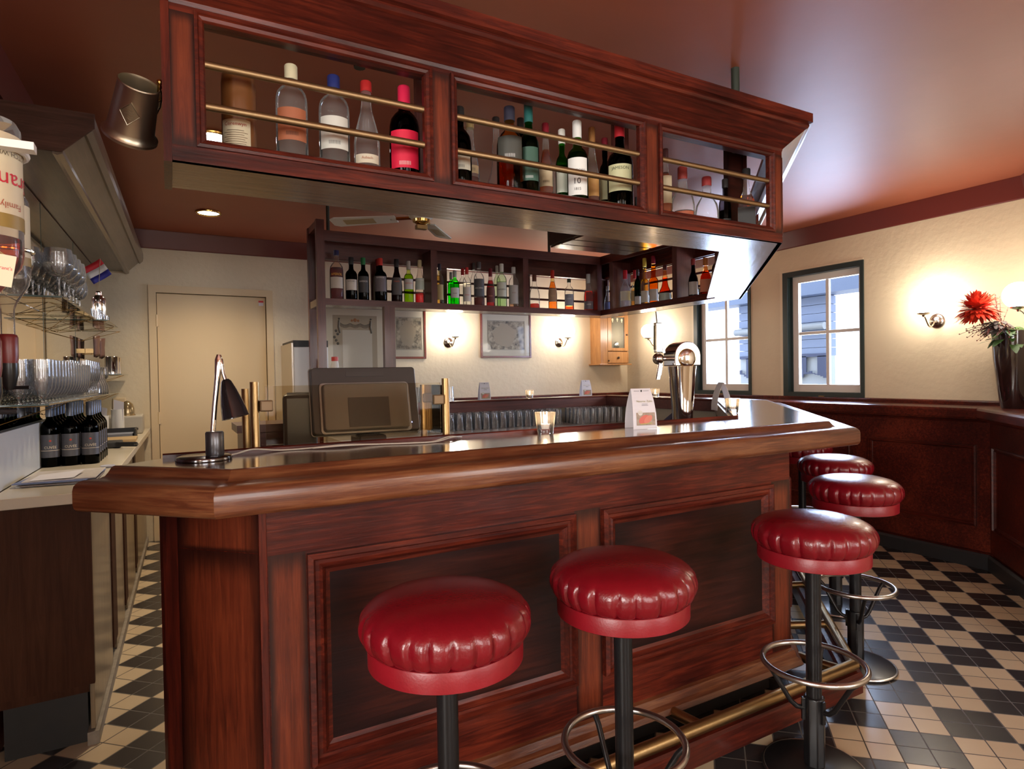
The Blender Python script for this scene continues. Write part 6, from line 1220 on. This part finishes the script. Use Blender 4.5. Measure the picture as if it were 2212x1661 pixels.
t = thing('pen_box', 'dark blue pen box with a straw right of the beer tap', 'box', (2.42, 2.36, 0.926)); MB().box(-0.03, 0.03, -0.025, 0.025, 0, 0.165).build('box', pm('dark_blue_plastic', (0.02, 0.03, 0.06), 0.4), t, world=False, bevel=0.003); MB().cyl((0.015, 0, 0.15), (0.045, 0, 0.26), 0.002, 6).build('straw', BLK, t, world=False)
bpy.data.objects[t.name].location = (2.45, 2.50, 0.926)
# tumblers in their ranks inside and on the rear bar top
TG = ['tumblers on the rear work surface, left ranks', 'tumblers on the rear work surface, right cluster', 'upturned tumblers on the rear bar top']
for j in range(3):
    for i in range(17):
        x = 1.58+i*0.073+0.02*(j % 2); y = 4.33-j*0.075
        glass('tumbler', x, y, 0.921, ('tumbler in the long block inside the bar, %s from the left, %s rank' % (ORD[i], ['rear', 'middle', 'front'][j])), TG[0], flip=True)
for j in range(4):
    for i in range(8):
        x = 2.93+i*0.0685-0.012*j; y = 4.30-j*0.072
        if x < 3.37: glass('tumbler', x+0.0, y, 0.921, ('tumbler in the right-hand cluster inside the bar, %s from left, %s rank' % (ORD[i], ['rear', 'third', 'second', 'front'][j])), TG[1], flip=True)
for j in range(3):
    for i in range(5):
        glass('tumbler', 1.62+i*0.075, 4.46+j*0.075, WZt, ('upturned tumbler on the rear bar top, %s from the left, %s rank' % (ORD[i], ['front', 'middle', 'rear'][j])), TG[2], flip=True)
# ceiling fan and extractor
fn = thing('ceiling_fan', 'white ceiling fan with brass hub above the bar', 'ceiling fan', (1.385, 3.62, CZ))
MB().cyl((1.385, 3.62, 2.40), (1.385, 3.62, CZ), 0.012, 12).build('down_rod', WHT, fn); MB().lathe([(0.001, 2.54), (0.06, 2.545), (0.065, CZ)], 24, Matrix.Translation((1.385, 3.62, 0))).build('ceiling_rose', WHT, fn)
MB().lathe([(0.001, 2.300), (0.045, 2.30), (0.075, 2.32), (0.085, 2.35), (0.08, 2.39), (0.04, 2.42), (0.001, 2.425)], 32, Matrix.Translation((1.385, 3.62, 0))).build('motor_housing', WHT, fn)
MB().lathe([(0.001, 2.275), (0.03, 2.277), (0.052, 2.29), (0.055, 2.305), (0.03, 2.31)], 28, Matrix.Translation((1.385, 3.62, 0))).build('brass_hub', GOLD, fn)
MB().box(1.35, 1.42, 3.60, 3.64, 2.245, 2.272).build('switch_box', BRASS, fn, bevel=0.004)
for k in range(4):
    a = R(143+90*k); Mb = Matrix.Translation((1.385, 3.62, 2.315)) @ Matrix.Rotation(a, 4, 'Z') @ Matrix.Rotation(R(11), 4, 'X')
    m = MB(); v = [(0.16, -0.045, 0), (0.16, 0.045, 0), (0.55, 0.062, 0), (0.585, 0.04, 0), (0.585, -0.04, 0), (0.55, -0.062, 0)]
    v2 = [Mb @ Vector(p) for p in v]+[Mb @ (Vector(p)+Vector((0, 0, 0.008))) for p in v]; m.add(v2, [(0, 1, 2, 3, 4, 5), (11, 10, 9, 8, 7, 6)]+[(i, (i+1) % 6, 6+(i+1) % 6, 6+i) for i in range(6)]); bl = m.build('blade', WHT, fn, bevel=0.002)
    m = MB(); 
    for q in range(6): m.box(0.30, 0.50, -0.032+0.011*q, -0.025+0.011*q, -0.0015, 0.0, Mb)
    m.build('cane_inlay', pm('cane_inlay', (0.45, 0.35, 0.2), 0.5), bl)
    m = MB(); m.box(0.06, 0.20, -0.012, 0.012, 0.0, 0.01, Mb); m.build('blade_arm', GOLD, fn)
ex = thing('extractor_unit', 'dark slatted air unit hanging under the ceiling inside the rack', 'air unit', (2.65, 3.36, 2.2))
MB().box(2.30, 2.98, 3.16, 3.58, 2.215, 2.42).build('casing', pm('dark_brown_metal', (0.05, 0.035, 0.03), 0.3, 0.4), ex, bevel=0.004)
for k in range(3): MB().box(2.31, 2.97, 3.17+0.14*k, 3.295+0.14*k, 2.203, 2.214).build('slat', pm('bronze_slat', (0.16, 0.12, 0.09), 0.22, 0.7), ex, bevel=0.002)
for x in (2.4, 2.9): MB().cyl((x, 3.37, 2.42), (x, 3.37, CZ), 0.008, 8).build('hanger', BLKM, ex)
# vase of flowers
vz = thing('tall_vase', 'tall tapering glossy brown-black vase on the ledge at the wall bend', 'vase', (4.64, 1.845, 1.0665))
MB().lathe([(0.001, 0.0), (0.060, 0.0), (0.064, 0.01), (0.080, 0.12), (0.100, 0.30), (0.110, 0.45), (0.111, 0.485), (0.107, 0.485), (0.097, 0.32), (0.060, 0.03), (0.001, 0.02)], 48, cap=False).build('body', pm('tortoise_brown_glaze', (0.022, 0.010, 0.009), 0.06, coat=1.0, var=0.5, vscale=7), vz, world=False)
fl = thing('flower_arrangement', 'shaggy red chrysanthemum with leaves and berry twigs in the vase', 'flowers', (4.63, 1.85, 1.53))
RED = pm('vermilion_petals', (0.62, 0.035, 0.012), 0.5, var=0.25, vscale=60); GRL = pm('leaf_green', (0.06, 0.13, 0.035), 0.5); DKL = pm('dusky_leaf', (0.09, 0.075, 0.07), 0.6); TWG = pm('twig_brown', (0.09, 0.03, 0.02), 0.6)
hc = Vector((-0.115, 0.13, 0.165)); m = MB()
random.seed(11)
def petal(m, c, d, L, w_):
    d = d.normalized(); s_ = d.cross(Vector((0, 0, 1)));
    if s_.length < 0.1: s_ = Vector((1, 0, 0))
    s_.normalize(); u = s_.cross(d); v = []
    for i in range(5):
        k = i/4; ww = w_*(0.5+1.0*math.sin(PI*min(1, k*0.85+0.1)))*(1 if i < 4 else 0.35); p = c+d*L*k+u*(-0.012*k*k)+Vector((0, 0, -0.022*k*k)); v += [p-s_*ww, p+s_*ww]
    m.add(v, [(2*i, 2*i+1, 2*i+3, 2*i+2) for i in range(4)], True)
for i in range(300):
    th = random.uniform(0, 2*PI); ph_ = random.uniform(-0.55, 1.45); d = Vector((math.cos(th)*math.cos(ph_), math.sin(th)*math.cos(ph_), math.sin(ph_)*0.8)); petal(m, hc+d*0.012, d, random.uniform(0.095, 0.145), 0.0085)
m.build('chrysanthemum_head', RED, fl, world=False)
m = MB()
for i in range(46):
    th = random.uniform(0, 2*PI); d = Vector((math.cos(th), math.sin(th), random.uniform(-0.5, 0.7))); c = Vector((0.05*math.cos(th), 0.05*math.sin(th), random.uniform(-0.04, 0.05))); petal(m, c, d, random.uniform(0.06, 0.13)*(0.4 if math.cos(th+R(49)) > 0.25 else 1), 0.016)
m.build('leaves', GRL, fl, world=False); m = MB()
for i in range(60):
    th = random.uniform(0.3*PI, 1.4*PI); d = Vector((math.cos(th), math.sin(th), random.uniform(-0.3, 0.6))); c = Vector((-0.06+0.03*math.cos(th), 0.04+0.03*math.sin(th), random.uniform(0.02, 0.09))); petal(m, c, d, random.uniform(0.04, 0.08), 0.011)
m.build('dusky_leaves', DKL, fl, world=False); m = MB(); mb_ = m
for i in range(26):
    th = random.uniform(0.35*PI, 1.35*PI); up_ = random.uniform(-0.35, 0.25); p = Vector((-0.03, 0.03, 0.05)); pts = [p]; d = Vector((math.cos(th), math.sin(th), 0.25+up_))
    if i < 5: d = Vector((-0.25+0.1*i-0.2, 0.2, 1.3))
    for q in range(5): d = (d+Vector((random.uniform(-.3, .3), random.uniform(-.3, .3), -0.16 if i >= 5 else 0.05))).normalized(); p = p+d*random.uniform(0.030, 0.052); pts.append(p); mb_.sphere(p+Vector((random.uniform(-.006, .006), 0, 0.004)), 0.0042, 6)
    m.tube(pts, 0.0012, 5)
m.build('berried_twigs', pm('berry_twig_red_brown', (0.13, 0.025, 0.02), 0.5), fl, world=False)
MB().cyl((0, 0, -0.35), (-0.06, 0.055, 0.13), 0.004, 8).build('stem', GRL, fl, world=False)
# unseen globe lamps added behind the viewer for warm fill light
for k, (x, y) in enumerate(((-0.9, -1.3), (1.6, -1.6))):
    t = thing('added_fill_globe', 'opal globe added for warm fill light behind the viewer, %s' % ('left one', 'right one')[k], 'fill lamp', (x, y, CZ), 0, 'added fill lamps')
    MB().cyl((0, 0, -0.45), (0, 0, 0), 0.004, 8).build('cord', BLK, t, world=False); MB().sphere((0, 0, -0.56), 0.12, 24).build('glass_globe', emit('added_fill_glow', (1.0, 0.84, 0.66), 22.0), t, world=False)
# light thrown down by the recessed spots
for x, y, e in ((0.271, 5.06, 60), (0.215, 3.47, 60)):
    l = bpy.data.lights.new('spot_beam', 'SPOT'); l.energy = e; l.color = (1.0, 0.80, 0.55); l.spot_size = R(125); l.spot_blend = 0.9; l.shadow_soft_size = 0.06
    o = bpy.data.objects.new('spot_beam', l); COL.objects.link(o); o.location = (x, y, CZ-0.02)
